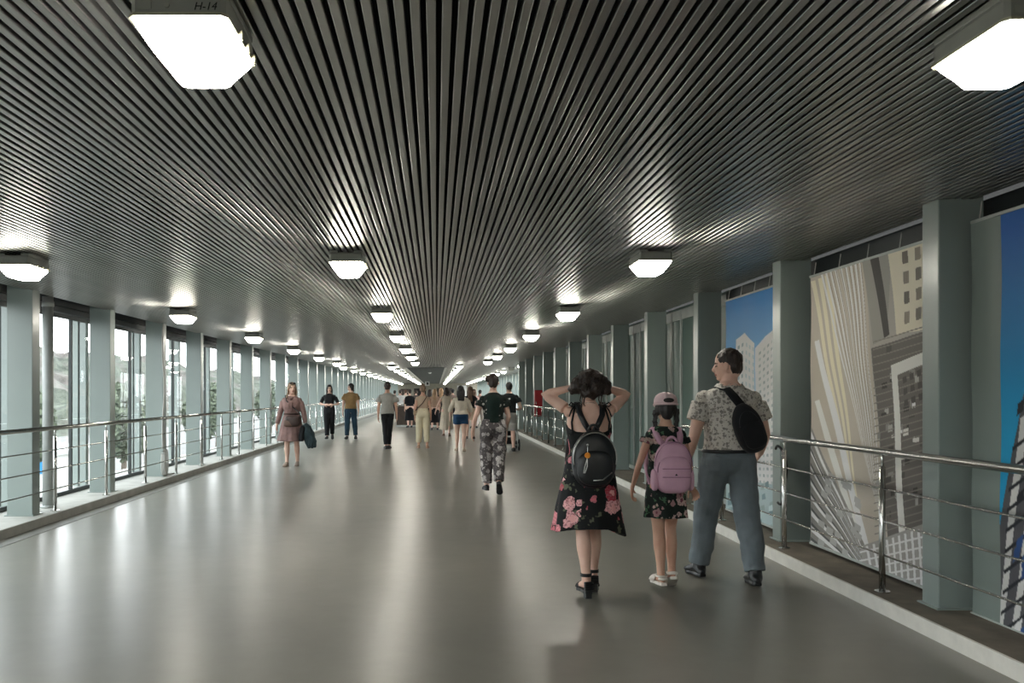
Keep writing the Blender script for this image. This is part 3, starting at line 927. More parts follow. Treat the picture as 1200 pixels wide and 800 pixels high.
class Fig:
    """joint positions of one figure in its own frame: it faces +Y, feet near z = 0"""
    def __init__(s, H, sex='f', build=1.0, legs=None, arms=None, lean=0.0, yaw=0.0, pitch=0.0, sole=0.012, headscale=1.0, sway=0.0, spread=0.088):
        s.H = H; s.k = k = H / 1.70; s.sex = sex; s.build = build; s.lean = math.radians(lean); s.sole = sole; s.hs = headscale
        s.legs = legs or {1: (6, 2, 4, 0), -1: (-6, 2, 8, 6)}
        s.hipz0 = 0.885 * k; s.sway = sway
        s.yaw, s.pitch = math.radians(yaw), math.radians(pitch)
        s.J = {}; low = 9
        for sd in (-1, 1):
            t, ab, kn, fp = [math.radians(a) for a in s.legs[sd]]
            hip = Vector((sd * spread * k * (0.9 + 0.1 * build), 0, s.hipz0))
            d1 = Vector((sd * math.sin(ab), math.sin(t), -math.cos(t))).normalized()
            d2 = Vector((sd * math.sin(ab) * 0.9, math.sin(t - kn), -math.cos(t - kn))).normalized()
            knee = hip + d1 * 0.415 * k; ank = knee + d2 * 0.395 * k
            fd = Vector((sd * 0.12, math.cos(fp), -math.sin(fp))).normalized()
            fu = Vector((0, math.sin(fp), math.cos(fp)))
            heel = ank - fu * 0.072 * k - fd * 0.045 * k
            ball = ank - fu * 0.072 * k + fd * 0.115 * k
            s.J[sd] = dict(hip=hip, knee=knee, ank=ank, fd=fd, fu=fu, heel=heel, ball=ball)
            low = min(low, heel.z, ball.z)
        dz = s.sole - low
        for sd in (-1, 1):
            for q in ('hip', 'knee', 'ank', 'heel', 'ball'): s.J[sd][q].z += dz
        s.dz = dz
        shw = {'f': 0.160, 'm': 0.185, 'c': 0.142}[sex] * (0.85 + 0.15 * build)
        shz = {'f': 1.345, 'm': 1.345, 'c': 1.330}[sex]
        s.arms = {}
        for sd in (-1, 1):
            a = (arms or {}).get(sd, {})
            sh = s.T(Vector((sd * shw * k, -0.008 * k, shz * k + a.get('lift', 0) * k)))
            el = sh + Vector(a.get('el', (sd * .045, -.02, -.285))) * k
            wr = el + Vector(a.get('wr', (sd * .01, .06, -.235))) * k
            s.arms[sd] = dict(sh=sh, el=el, wr=wr, hd=Vector(a.get('hd', tuple((wr - el).normalized()))).normalized(),
                              palm=Vector(a.get('palm', (-sd, 0.1, 0))), curl=a.get('curl', 28), thumb=a.get('thumb', None))
    def T(s, p):
        """lift with the pelvis and lean about the hips"""
        q = Vector(p); q.z += s.dz
        h = q.z - (s.hipz0 + s.dz)
        if h > 0: q.y += math.tan(s.lean) * h
        q.x += s.sway * min(1, max(0, h))
        return q
    def ring(s, z, inf=0.0, n=26, fold=None, wmul=1.0):
        """trunk outline at height z (1.70 m figure)"""
        t = TORSO[s.sex]; zs = [a[0] for a in t]
        hw, hd, yo = [float(np.interp(z, zs, [a[i] for a in t])) for i in (1, 2, 3)]
        b = s.build if z < 1.33 else 0.5 + 0.5 * s.build
        k = s.k
        hw, hd = hw * b * k * wmul + inf, hd * b * k + inf
        r = []
        for i in range(n):
            a = 2 * math.pi * i / n
            ca, sa = math.cos(a), math.sin(a)
            e = 0.86
            m = 1.0 if fold is None else 1 + fold[0] * math.sin(fold[1] * a + fold[2])
            r.append(s.T(Vector((math.copysign(abs(ca) ** e, ca) * hw * m, math.copysign(abs(sa) ** e, sa) * hd * m + yo * k, z * k))))
        return r
    def trunk(s, mb, z0, z1, inf=0.0, n=12, wmul=1.0):
        mb.loft([s.ring(z, inf, wmul=wmul) for z in np.linspace(z0, z1, n)])
    def leg(s, mb, sd, u0=0.0, u1=1.0, inf=0.0, flare=0.0, straight=None):
        """tube down the leg; u 0 hip .. 0.5 knee .. 1 ankle"""
        j = s.J[sd]; k = s.k; b = s.build
        prof = [(0, .092 * b), (.12, .090 * b), (.25, .080 * b), (.4, .062 * b), (.5, .054), (.58, .054), (.68, .057 * (0.6 + 0.4 * b)), (.8, .046), (.92, .036), (1.0, .036)]
        pts = []; rad = []
        for u in np.linspace(u0, u1, 18):
            if u <= 0.5: p = j['hip'].lerp(j['knee'], u / 0.5)
            else:
                p = j['knee'].lerp(j['ank'], (u - 0.5) / 0.5)
                p = p + Vector((0, -0.014 * k * math.sin(math.pi * (u - 0.5) * 2) ** 2, 0))
            r = float(np.interp(u, [a[0] for a in prof], [a[1] for a in prof])) * k
            if straight is not None and u > 0.25: r = max(r, float(np.interp(u, [.25, 1], [straight[0], straight[1]])) * k)
            pts.append(p); rad.append(r + inf + flare * max(0, (u - u0) / max(1e-6, u1 - u0)))
        mb.tube(pts, rad, 16)
    def arm(s, mb, sd, u0=0.0, u1=1.0, inf=0.0, flare=0.0):
        a = s.arms[sd]; k = s.k; b = 0.45 + 0.55 * s.build
        sc = {'f': .92, 'm': 1.08, 'c': .80}[s.sex] * b
        prof = [(0, .050), (.15, .049), (.35, .043), (.5, .036), (.6, .037), (.75, .033), (.95, .024), (1.0, .024)]
        pts = []; rad = []
        for u in np.linspace(max(u0, .07), u1, 14):
            p = a['sh'].lerp(a['el'], u / 0.5) if u <= 0.5 else a['el'].lerp(a['wr'], (u - 0.5) / 0.5)
            pts.append(p); rad.append(float(np.interp(u, [q[0] for q in prof], [q[1] for q in prof])) * k * sc + inf + flare * (u - u0) / max(1e-6, u1 - u0))
        mb.tube(pts, rad, 14)
        if u0 <= 0: mb.ball(a['sh'] - Vector((sd * .008, 0, .012)) * k, .047 * k * sc + inf * .7)
    def hand(s, mb, sd):
        a = s.arms[sd]; k = s.k * {'f': .95, 'm': 1.06, 'c': .86}[s.sex] * (s.H < 1.5 and 1.08 or 1)
        d = a['hd']; n = a['palm'] - d * a['palm'].dot(d)
        if n.length < 1e-4: n = d.orthogonal()
        n.normalize()
        th = a['thumb']
        t = n.cross(d) if th is None else Vector(th) - d * Vector(th).dot(d)
        if th is None and t.y < 0: t = -t           # thumb to the front
        t = (t - n * t.dot(n)).normalized()
        w = a['wr']
        mb.tube([w - d * .015 * k, w + d * .02 * k, w + d * .055 * k, w + d * .090 * k], [(.021 * k, .018 * k), (.030 * k, .017 * k), (.040 * k, .016 * k), (.041 * k, .013 * k)], 12, ref=t)
        c = math.radians(a['curl'])
        for q, (L, r) in enumerate([(.074, .0088), (.082, .0090), (.077, .0086), (.060, .0076)]):
            base = w + d * .086 * k + t * (.031 - .0205 * q) * k
            p = base.copy(); pts = [base - d * .02 * k, base]; ang = 0.12 + c * 0.4
            for seg, f in enumerate((.45, .31, .24)):
                dir_ = (d * math.cos(ang) + n * math.sin(ang) + t * (0.10 - 0.065 * q)).normalized()
                p = p + dir_ * L * f * k; pts.append(p.copy()); ang += c * (0.8 if seg == 0 else 0.55)
            mb.tube(pts, [r * k * 1.05, r * k * 1.08, r * k * 1.02, r * k * .94, r * k * .80], 8)
        b0 = w + d * .022 * k + t * .022 * k
        d1 = (d * 0.55 + t * 0.75 + n * 0.25).normalized(); d2 = (d * 0.85 + t * 0.35 + n * 0.35).normalized()
        p1 = b0 + d1 * .045 * k; p2 = p1 + d2 * .034 * k; p3 = p2 + (d2 + n * 0.3).normalized() * .026 * k
        mb.tube([b0 - d1 * .012 * k, b0, p1, p2, p3], [.013 * k, .015 * k, .0115 * k, .010 * k, .0075 * k], 8)
    def foot(s, mb, sd, inf=0.0, top=0.0):
        """foot along fd, rounded toe; inf thickens it to a shoe"""
        j = s.J[sd]; k = s.k * {'f': .94, 'm': 1.04, 'c': .9}[s.sex]
        fd, fu = j['fd'], j['fu']; x = fd.cross(fu).normalized()
        h0 = j['heel'] - fd * .012 * k
        sec = [(0.0, .020, .022), (.02, .031, .036), (.07, .034, .044), (.12, .038, .034), (.17, .045, .024), (.215, .042, .016), (.24, .026, .010)]
        rings = []
        for y, hw, hh in sec:
            c = h0 + fd * y * k + fu * hh * k
            rings.append([c + x * (hw * k + inf) * math.cos(q) + fu * (hh * k + inf * (1.0 if math.sin(q) > 0 else 0.0)) * math.sin(q) for q in (2 * math.pi * i / 14 for i in range(14))])
        rings.insert(0, [h0 - fd * (.010 * k + inf) + (p - (h0 + fu * .022 * k)) * 0.5 + fu * .022 * k for p in rings[0]])
        rings.append([p + fd * (.010 * k + inf) + (h0 + fd * .24 * k + fu * .008 * k - p) * 0.5 for p in rings[-1]])
        mb.loft(rings)
        if top or inf == 0: mb.tube([j['ank'] - fu * .035 * k, j['ank'] + (j['knee'] - j['ank']).normalized() * .05 * k], [.040 * k + inf, .036 * k + inf], 12)
    # head frame
    def head_base(s):
        return s.T(Vector((0, -0.008 * s.k, (1.452 if s.sex != 'c' else 1.43) * s.k)))
    def hm(s):
        b = s.head_base(); k = s.k * s.hs
        return Matrix.Translation(b) @ Matrix.Rotation(s.yaw, 4, 'Z') @ Matrix.Rotation(s.pitch, 4, 'X') @ Matrix.Scale(k, 4)
    def head(s, mb):
        """head-frame z 0 = top of neck, crown at 0.248"""
        st = len(mb.v)
        mb.ball((0, -.004, .158), (.075, .094, .090), 20, 14)
        mb.ball((0, .026, .098), (.060, .066, .084), 18, 12)
        mb.ball((0, .062, .040), (.030, .026, .022)); mb.ball((0, .035, .045), (.048, .045, .030))
        mb.ball((0, .076, .146), (.050, .018, .014))
        mb.tube([(0, .086, .140), (0, .104, .106), (0, .108, .096)], [.008, .012, .013], 10); mb.ball((0, .098, .092), (.019, .012, .009))
        mb.ball((0, .088, .070), (.024, .011, .006)); mb.ball((0, .086, .060), (.021, .011, .006))
        for sd in (-1, 1):
            mb.ball((sd * .032, .074, .114), (.020, .016, .016)); mb.ball((sd * .076, -.002, .118), (.010, .020, .032), rot=Matrix.Rotation(sd * 0.35, 3, 'Z'))
        mb.ball((0, -.040, .090), (.054, .050, .060))
        mb.xf(s.hm(), st)
        b = s.head_base(); nr = {'f': .050, 'm': .060, 'c': .044}[s.sex] * s.k
        mb.tube([s.T(Vector((0, -.016 * s.k, (1.36 if s.sex != 'c' else 1.34) * s.k))), b - Vector((0, .002, 0)), s.hm() @ Vector((0, -.006, .07))], [nr * 1.25, nr, nr], 14)
    def body(s, name, voxel, skin, bare_feet=True):
        m = MB()
        s.trunk(m, .79, 1.46, 0, 16)
        for sd in (-1, 1):
            s.leg(m, sd); s.arm(m, sd); s.hand(m, sd); s.foot(m, sd)
            m.ball(s.J[sd]['hip'] + Vector((0, -.035 * s.k, -.01)), (.085 * s.k * s.build, .085 * s.k * s.build, .10 * s.k))
            if s.sex == 'f': m.ball(s.T(Vector((sd * .072 * s.k, .085 * s.k, 1.215 * s.k))), (.062 * s.k * s.build, .050 * s.k * s.build, .058 * s.k))
        s.head(m)
        o = remesh(name, m, [skin, M['eye'], M['lip'], M['brow']], None, voxel, 3)
        me = o.data; n = len(me.polygons)
        ce = np.empty(n * 3); me.polygons.foreach_get('center', ce); ce = ce.reshape(-1, 3)
        inv = np.array(s.hm().inverted())
        h = ce @ inv[:3, :3].T + inv[:3, 3]
        idx = np.zeros(n, np.int32); front = h[:, 1] > .06
        for sd in (-1, 1):
            idx[front & (((h[:, 0] - sd * .032) / .0145) ** 2 + ((h[:, 2] - .126) / .0070) ** 2 < 1)] = 1
            idx[front & (abs(h[:, 0] - sd * .033) < .021) & (abs(h[:, 2] - .149 + abs(h[:, 0] - sd * .033) * .2) < .0042)] = 3
        idx[front & ((h[:, 0] / .026) ** 2 + ((h[:, 2] - .065) / .0095) ** 2 < 1)] = 2
        me.polygons.foreach_set('material_index', idx); me.update()
        return o
M['brow'] = simple('brow_hair', srgb(58, 44, 36), 0.8)

# clothes ------------------------------------------------------------
def top(F, body, name, mat, z0, z1=1.44, inf=.014, sleeve=0.25, sleeve_inf=.014, voxel=.009, flare=0.012, disp=(.006, (9, 9, 6)), wide=1.0, puff=0):
    m = MB()
    zs = np.linspace(z0, z1, 15)
    rings = []
    for i, z in enumerate(zs):
        f = inf + max(0, (1.10 - z)) * flare * 4
        if z > 1.40: f *= 0.6
        rings.append(F.ring(z, f * F.k, wmul=wide if z < 1.3 else 1))
    m.loft(rings)
    for sd in (-1, 1):
        if sleeve: F.arm(m, sd, 0, sleeve, sleeve_inf * F.k, puff * F.k)
        if F.sex == 'f': m.ball(F.T(Vector((sd * .070 * F.k, .085 * F.k, 1.215 * F.k))), (.070 * F.k * F.build, .058 * F.k * F.build, .062 * F.k))
    return remesh(name, m, [mat], body, voxel, 3, disp)
def pants(F, body, name, mat, u1=.97, inf=.012, straight=None, z1=1.05, voxel=.009, disp=(.007, (10, 10, 7)), flare=0.0):
    m = MB()
    F.trunk(m, .80, z1, inf * F.k, 8)
    for sd in (-1, 1):
        F.leg(m, sd, 0, u1, inf * F.k, flare, straight)
        m.ball(F.J[sd]['hip'] + Vector((0, -.036 * F.k, -.01)), (.096 * F.k * F.build, .100 * F.k * F.build, .113 * F.k))
    m.ball((F.J[1]['hip'] + F.J[-1]['hip']) / 2 + Vector((0, -.005, -.055 * F.k)), (.07 * F.k, .085 * F.k, .06 * F.k))
    return remesh(name, m, [mat], body, voxel, 3, disp)
def skirt(F, body, name, mat, z_top, z_hem, w_hem, d_hem, folds=7, amp=.05, voxel=.009, dip=0.0, extra=None, disp=(.004, (8, 8, 5)), mid=None, upper=None):
    """flared skirt with hanging folds from z_top (1.70 m figure) to z_hem in metres"""
    m = MB(); n = 56; k = F.k
    rings = []
    top_ring = F.ring(z_top, .012 * k, n)
    ct = sum(top_ring, Vector()) / n
    for i in range(16):
        t = i / 15.0
        r = []
        for q in range(n):
            a = 2 * math.pi * q / n
            ca, sa = math.cos(a), math.sin(a)
            hip = F.ring(max(.85, z_top - .22 * t * 1.2), .018 * k, n)[q] if t < 0.45 else None
            f = 1 + amp * t ** 1.4 * math.sin(folds * a + 0.8 * math.sin(2 * a)) + amp * 0.5 * t * math.sin((folds * 2 - 1) * a + 1.3)
            z = ct.z + (z_hem - ct.z) * t
            z += dip * t ** 2 * (abs(ca) ** 3 * (1.3 if ca > 0 else 0.7) - 0.25)
            e = t ** 0.8
            p = Vector((ct.x + (1 - e) * (top_ring[q].x - ct.x) + e * w_hem * ca * f, ct.y + (1 - e) * (top_ring[q].y - ct.y) + e * d_hem * sa * f, z))
            if hip is not None and z > F.hipz0 - .02:
                hx = Vector((hip.x, hip.y, z))
                if (hx.xy - ct.xy).length > (p.xy - ct.xy).length: p = hx
            r.append(p)
        rings.append(r)
    m.loft(rings)
    if upper: upper(m)
    return remesh(name, m, [mat], body, voxel, 2, disp)
def shoes(F, body, name, mat, inf=.007, voxel=.006, topp=0.0, label=None):
    for sd in (-1, 1):
        m = MB(); F.foot(m, sd, inf, topp)
        j = F.J[sd]; fd, fu = j['fd'], j['fu']; x = fd.cross(fu).normalized(); k = F.k
        # outsole
        so = []
        for zz in (0.006, -0.013):
            so.append([j['heel'] + fd * (y * k - .02 * k) + x * w_ * k + fu * zz for y, w_ in ((-.006, -.024), (.03, -.036), (.12, -.036), (.19, -.050), (.235, -.038), (.257, 0), (.235, .038), (.19, .050), (.12, .036), (.03, .036), (-.006, .024))])
        m.loft(so)
        remesh(name, m, [mat], body, voxel, 2)
def hair_short(F, body, mat, voxel=.007, vol=1.0, nape=.02):
    m = MB()
    m.ball((0, -.014, .170), (.083 * vol, .097 * vol, .088 * vol), 18, 12)
    m.ball((0, -.050, .118), (.070, .055, .072))
    m.ball((0, -.050, .075 + nape), (.055, .045, .050))
    for sd in (-1, 1): m.ball((sd * .058, .012, .172), (.020, .045, .030))
    m.xf(F.hm())
    return remesh('hair', m, [mat], body, voxel, 2, (.006, (60, 60, 18)))
def hair_long(F, body, mat, length=.30, voxel=.008, width=.085, front=0.0, wavy=0.01):
    m = MB()
    m.ball((0, -.012, .166), (.088, .100, .094), 18, 12)
    m.ball((0, -.045, .110), (.082, .062, .085))
    m.xf(F.hm())
    hb = F.hm(); k = F.k
    base = hb @ Vector((0, -.055, .12))
    pts = []; rad = []
    for i in range(9):
        t = i / 8.0
        pts.append(base + Vector((wavy * math.sin(t * 9) * k, -.045 * k * math.sin(min(1, t * 1.6) * 1.57), -(length + .10) * k * t)))
        rad.append((width * k * (1.0 - .25 * t * t), .045 * k * (1 - .35 * t)))
    m.tube(pts, rad, 16, ref=(1, 0, 0))
    for sd in (-1, 1):
        p0 = hb @ Vector((sd * .072, .012, .15))
        m.tube([p0, p0 + Vector((sd * .012, -.012, -.10)) * k, p0 + Vector((sd * .02, .02 + front, -.10 - length * .7)) * k], [.026 * k, .026 * k, .014 * k], 10)
    return remesh('hair', m, [mat], body, voxel, 2, (.009, (45, 45, 7)))
def hair_bun(F, body, mat, voxel=.007, bun=(0, -.11, .20), r=.045):
    m = MB()
    m.ball((0, -.012, .168), (.082, .099, .091), 18, 12)
    m.ball((0, -.045, .115), (.072, .062, .078))
    m.ball(bun, (r, r * .9, r))
    m.ball((bun[0] * .8, bun[1] * .8, bun[2] - .01), (r * .7,) * 3)
    m.xf(F.hm())
    return remesh('hair', m, [mat], body, voxel, 2, (.006, (50, 50, 20)))

def place(o, x, y, away=True, turn=0.0, label='', group=None):
    o.location = (x, y, 0)
    o.rotation_euler = (0, 0, (0 if away else math.pi) + math.radians(turn))
    tag(o, label, 'person', group)
    # rest the lowest sole on the floor
    lo = 9
    for q in [o] + list(o.children):
        for vtx in q.data.vertices: lo = min(lo, vtx.co.z)
    o.location.z = -lo
    return o
def WX(px, y): return (px - 511) * y / 1050

def ribbon(mb, pts, w, th, ref):
    mb.tube(pts, [(w, th)] * len(pts), 8, ref=ref)

# ---- woman in the flowered dress, arms raised to her hair -----------------
def surround(F, z, ang, inf):
    r = F.ring(z, inf, 72); return r[int(round(ang / 360 * 72)) % 72]
FL_DRESS = floral('black_dress_pink_flowers', (0.008, 0.009, 0.010, 1), [srgb(232, 150, 158), srgb(214, 120, 132), srgb(240, 186, 188), srgb(176, 60, 76)], 10.0, 0.74,
                  leaf=srgb(92, 96, 78), leafscale=16, hem=(0.80, 1.15, 0.85), core=srgb(236, 176, 176))
F = Fig(1.555, 'f', 1.12, legs={-1: (-9, -2.5, 6, 3), 1: (11, -3.5, 22, 18)}, sole=.03, spread=.080,
        arms={-1: dict(lift=.045, el=(-.170, .125, .125), wr=(.220, -.135, .062), hd=(.8, -.3, .15), palm=(.2, .9, .1), curl=35),
              1: dict(lift=.045, el=(.160, .125, .125), wr=(-.215, -.135, .062), hd=(-.8, -.3, .15), palm=(-.2, .9, .1), curl=35)}, pitch=14)
B = F.body('person', .0055, M['skin'])
k = F.k
def upper(m):
    rg = []
    for z in np.linspace(0.98, 1.275, 9):
        rg.append(F.ring(z, .010 * k, 26))
    # the back dips a little below the front
    rg[-1] = [p - Vector((0, 0, .05 if p.y < 0 else -.01)) for p in rg[-1]]
    rg[-2] = [p - Vector((0, 0, .03 if p.y < 0 else 0)) for p in rg[-2]]
    m.loft(rg)
    for sd in (-1, 1): m.ball(F.T(Vector((sd * .072 * k, .085 * k, 1.21 * k))), (.070 * k, .060 * k, .060 * k))
dress = skirt(F, B, 'dress', FL_DRESS, 1.04, 0.47, .262, .20, 7, .05, .0065, dip=-.06, disp=(.004, (9, 9, 5)), upper=upper)
M['blackcloth'] = cloth('black_cloth', (0.012, 0.013, 0.015, 1))
M['blackleather'] = simple('black_leather', (0.012, 0.014, 0.016, 1), 0.38, 0, 0.2, 20, 0.2)
for sd in (-1, 1):
    m = MB()
    pts = [surround(F, 1.20, 270 + sd * 48, .012 * k), surround(F, 1.30, 270 + sd * 52, .010 * k), F.arms[sd]['sh'] + Vector((-sd * .050, -.03, .045)) * k,
           F.arms[sd]['sh'] + Vector((-sd * .052, .03, .045)) * k, surround(F, 1.27, 90 - sd * 35, .016 * k)]
    m.tube(pts, .007, 8)
    b0 = F.arms[sd]['sh'] + Vector((-sd * .048, -.035, .045)) * k                       # the bow on the shoulder
    for a in (-1, 1):
        m.tube([b0, b0 + Vector((a * .03, -.01, .018)), b0 + Vector((a * .045, -.012, 0)), b0 + Vector((a * .025, -.014, -.012)), b0], .005, 6)
        m.tube([b0, b0 + Vector((a * .02 + sd * .01, -.018, -.04)), b0 + Vector((a * .026 + sd * .02, -.02, -.085))], .005, 6)
    obj('dress_strap', m, M['blackcloth'], B, True)
# messy dark hair gathered up in the hands
m = MB()
m.ball((0, -.014, .168), (.104, .110, .104), 18, 12); m.ball((0, -.06, .130), (.108, .070, .084))
for sd in (-1, 1):
    m.ball((sd * .100, -.045, .150), (.058, .054, .066)); m.ball((sd * .128, -.02, .120), (.036, .038, .050))
m.ball((-.05, -.05, .235), (.060, .05, .036)); m.ball((.03, -.07, .225), (.055, .05, .036))
m.xf(F.hm())
hr = remesh('hair', m, [M['hair_dark']], B, .006, 1, (.017, (24, 24, 20)))
m = MB(); rs = random.Random(5); hmx = F.hm()
for q in range(260):
    a = rs.uniform(0, 2 * math.pi); up = rs.uniform(-.2, 1.0)
    p = Vector((.108 * math.cos(a) * math.cos(up), -.03 + .10 * math.sin(a) * math.cos(up), .165 + .085 * math.sin(up)))
    if p.y > .05: continue
    o_ = Vector((p.x, p.y + .02, p.z - .15)).normalized()
    tdir = Vector((rs.gauss(0, 1), rs.gauss(0, 1), rs.gauss(0, .7))).normalized() if q < 110 else o_.cross(Vector((rs.gauss(0, .4), 1, rs.gauss(0, .4)))).normalized() * rs.choice((-1, 1))
    L = rs.uniform(.02, .055)
    pts = [p, p + o_ * L * .35 + tdir * L * .3, p + o_ * L * .5 + tdir * L * .8 + Vector((0, 0, -.01)), p + o_ * L * .45 + tdir * L * 1.25 + Vector((0, 0, -.03))]
    m.tube([hmx @ x for x in pts], [.0024, .0022, .0016, .0007], 4)
for sd, x0, L in ((-1, -.062, .15), (-1, -.045, .10), (1, .066, .11), (1, .085, .14), (-1, -.075, .07)):
    pts = [Vector((x0, -.07, .09)), Vector((x0 - .006, -.078, .09 - L * .4)), Vector((x0 + .01 * sd, -.074, .09 - L * .8)), Vector((x0 + .004, -.07, .09 - L))]
    m.tube([hmx @ x for x in pts], [.006, .005, .004, .0015], 6)
obj('loose_strand', m, M['hair_dark'], B, True)
m = MB(); m.tube([F.head_base() + Vector((.054 * math.cos(a), -.008 + .058 * math.sin(a), -.012 - .012 * math.sin(a))) * k for a in np.linspace(0, 6.28, 30)], .0022, 6)
obj('necklace', m, M['steel'], B, True)
for sd in (-1, 1):                                          # block heeled sandals
    j = F.J[sd]; fd, fu = j['fd'], j['fu']; x = fd.cross(fu).normalized()
    m = MB()
    so = []
    for zz in (-.002, -.024):
        so.append([j['heel'] + fd * y * k + x * w_ * k + fu * zz for y, w_ in ((-.020, -.026), (.02, -.034), (.10, -.032), (.17, -.046), (.225, -.030), (.24, 0), (.225, .034), (.17, .046), (.10, .032), (.02, .034), (-.020, .026))])
    m.loft(so)
    sh = obj('shoe', m, M['blackleather'], B)
    hl = MB(); hl.loft([[j['heel'] + fd * (y * s_) + x * (w_ * s_) + fu * zz for y, w_ in ((-.020, -.024), (.030, -.030), (.030, .030), (-.020, .024))] for zz, s_ in ((-.004, 1.0), (-.03, .9), (-.058, .88))])
    obj('heel', hl, M['blackleather'], sh)
    s2 = MB()
    an = j['ank'] + (j['knee'] - j['ank']).normalized() * .035
    s2.tube([an + Vector((.040 * math.cos(a), .040 * math.sin(a), 0)) * k for a in np.linspace(0, 6.28, 20)], (.0035), 6)
    s2.tube([an + Vector((.041 * math.cos(a), .041 * math.sin(a), .008)) * k for a in np.linspace(0, 6.28, 20)], (.0045), 6)
    s2.tube([an + Vector((.041 * math.cos(a), .041 * math.sin(a), -.008)) * k for a in np.linspace(0, 6.28, 20)], (.0045), 6)
    obj('ankle_strap', s2, M['blackleather'], sh, True)
    cb_ = MB()
    for t_ in (0, .01, .02, .03): cb_.tube([j['heel'] + fd * (-.018 + .012 * math.cos(a)) * k + x * .036 * math.cos(a) * k + fu * (t_ * 1.5 + .006) for a in (0, .8, 1.57, 2.3, 3.14)], .010, 6)
    obj('heel_counter', cb_, M['blackleather'], sh, True)
    for y in (.14, .175):
        s2 = MB(); s2.tube([j['heel'] + fd * y * k + x * .046 * k * math.cos(a) + fu * (.046 if y < .15 else .036) * k * max(0, math.sin(a)) for a in np.linspace(0, 3.14, 12)], .007, 6)
        obj('toe_strap', s2, M['blackleather'], sh, True)
W1 = (1.10, 6.45)
place(B, *W1, label='woman in black dress with pink flowers, both hands raised to her dark hair')
FW, BW = F, B

def strap_mesh(mb, pts, w, th=.006):
    """flat belt lying along pts, wide in x"""
    pts = [Vector(p) for p in pts]; n = len(pts)
    rings = []
    for i, p in enumerate(pts):
        t = (pts[min(i + 1, n - 1)] - pts[max(i - 1, 0)]).normalized()
        s_ = Vector((1, 0, 0)) - t * t.x; s_.normalize(); u = t.cross(s_)
        rings.append([p + s_ * w + u * th, p - s_ * w + u * th, p - s_ * w - u * th, p + s_ * w - u * th])
    mb.loft(rings)

def rbox(mb, c, hx, hy, hz, e=3.2, n=28, m=10, topround=0.0, taper=0.0):
    """rounded bag body: superellipse outline in x-z, pillowed in y"""
    rings = []
    for j in range(m + 1):
        ph = -math.pi / 2 + math.pi * j / m
        s_ = max(0.03, math.cos(ph)) ** 0.45; yy = math.sin(ph)
        r = []
        for i in range(n):
            a = 2 * math.pi * i / n; ca, sa = math.cos(a), math.sin(a)
            X = math.copysign(abs(ca) ** (2 / e), ca) * hx; Z = math.copysign(abs(sa) ** (2 / e), sa) * hz
            if Z > 0: X *= 1 - topround * (Z / hz) ** 2
            X *= 1 - taper * (Z / hz)
            r.append(Vector((c[0] + X * s_, c[1] + yy * hy, c[2] + Z * s_)))
        rings.append(r)
    mb.loft(rings)

def worn(name, F, B, label, cat):
    """an Empty that shares the wearer's frame"""
    r = bpy.data.objects.new(name, None); C.objects.link(r); r.empty_display_size = .1
    r.location = B.location; r.rotation_euler = B.rotation_euler
    return tag(r, label, cat)
def back_y(F, z): return min(p.y for p in F.ring(z, 0))

# black backpack
r = worn('backpack', F, B, 'small black leather backpack with an orange charm on the woman in flowered dress', 'backpack')
zc = 0.975; yb = back_y(F, 1.08) - .085
m = MB(); rbox(m, (0.005, yb, zc), .158, .075, .205, 2.4, topround=.26); bagb = obj('bag_body', m, M['blackleather'], r, True)
m = MB(); rbox(m, (0.005, yb - .060, zc - .055), .128, .038, .125, 2.6); obj('front_pocket', m, M['blackleather'], r, True)
M['zip'] = simple('silver_zip', (0.45, 0.45, 0.43, 1), 0.3, 0.9)
m = MB(); m.tube([(0.005 + .150 * math.cos(a), yb - .045, zc + .01 + .178 * math.sin(a)) for a in np.linspace(-.25, 3.4, 40)], .0045, 6); obj('zip', m, M['zip'], r, True)
m = MB(); m.tube([(0.005 - .02, yb - .098, zc - .14), (.05, yb - .100, zc - .135), (.115, yb - .086, zc - .085)], .0045, 6); obj('zip', m, M['zip'], r, True)
m = MB(); m.tube([(.005 + .035 * math.cos(a), yb + .02, zc + .200 + .04 * math.sin(a)) for a in np.linspace(0, 3.14, 14)], .008, 8); obj('handle', m, M['blackleather'], r, True)
for sd in (-1, 1):
    m = MB(); sh = F.arms[sd]['sh']
    ty = lambda z, e=.014: back_y(F, z) - e
    strap_mesh(m, [(sd * .018, yb + .05, zc + .195), (sd * .050, ty(1.22), 1.225), (sd * .078, ty(1.27) + .012, 1.285), (sd * .092, -.03, sh.z + .058), (sd * .098, .045, sh.z + .05), (sd * .11, .095, 1.20), (sd * .13, .10, 1.08), (sd * .15, .03, .95), (sd * .12, yb + .06, .86)], .019, .005)
    obj('shoulder_strap', m, M['blackleather'], r, True)
m = MB(); m.tube([(-.058, yb - .102, zc + .035), (-.058, yb - .112, zc + .035)], .020, 20); ch = obj('charm', m, simple('orange_enamel', srgb(238, 150, 40), 0.4), r)
m = MB(); m.tube([(-.056, yb - .104, zc + .10), (-.057, yb - .106, zc + .055)], .002, 5); m.ball((-.056, yb - .102, zc + .105), .009, 10, 6); obj('charm_chain', m, M['zip'], ch)
m = MB()
for a in (-1, 1): m.tube([(-.060, yb - .106, zc + .015), (-.068 + a * .008, yb - .110, zc - .04), (-.080 + a * .004, yb - .106, zc - .088)], .0028, 5)
obj('charm_cord', m, M['zip'], ch)

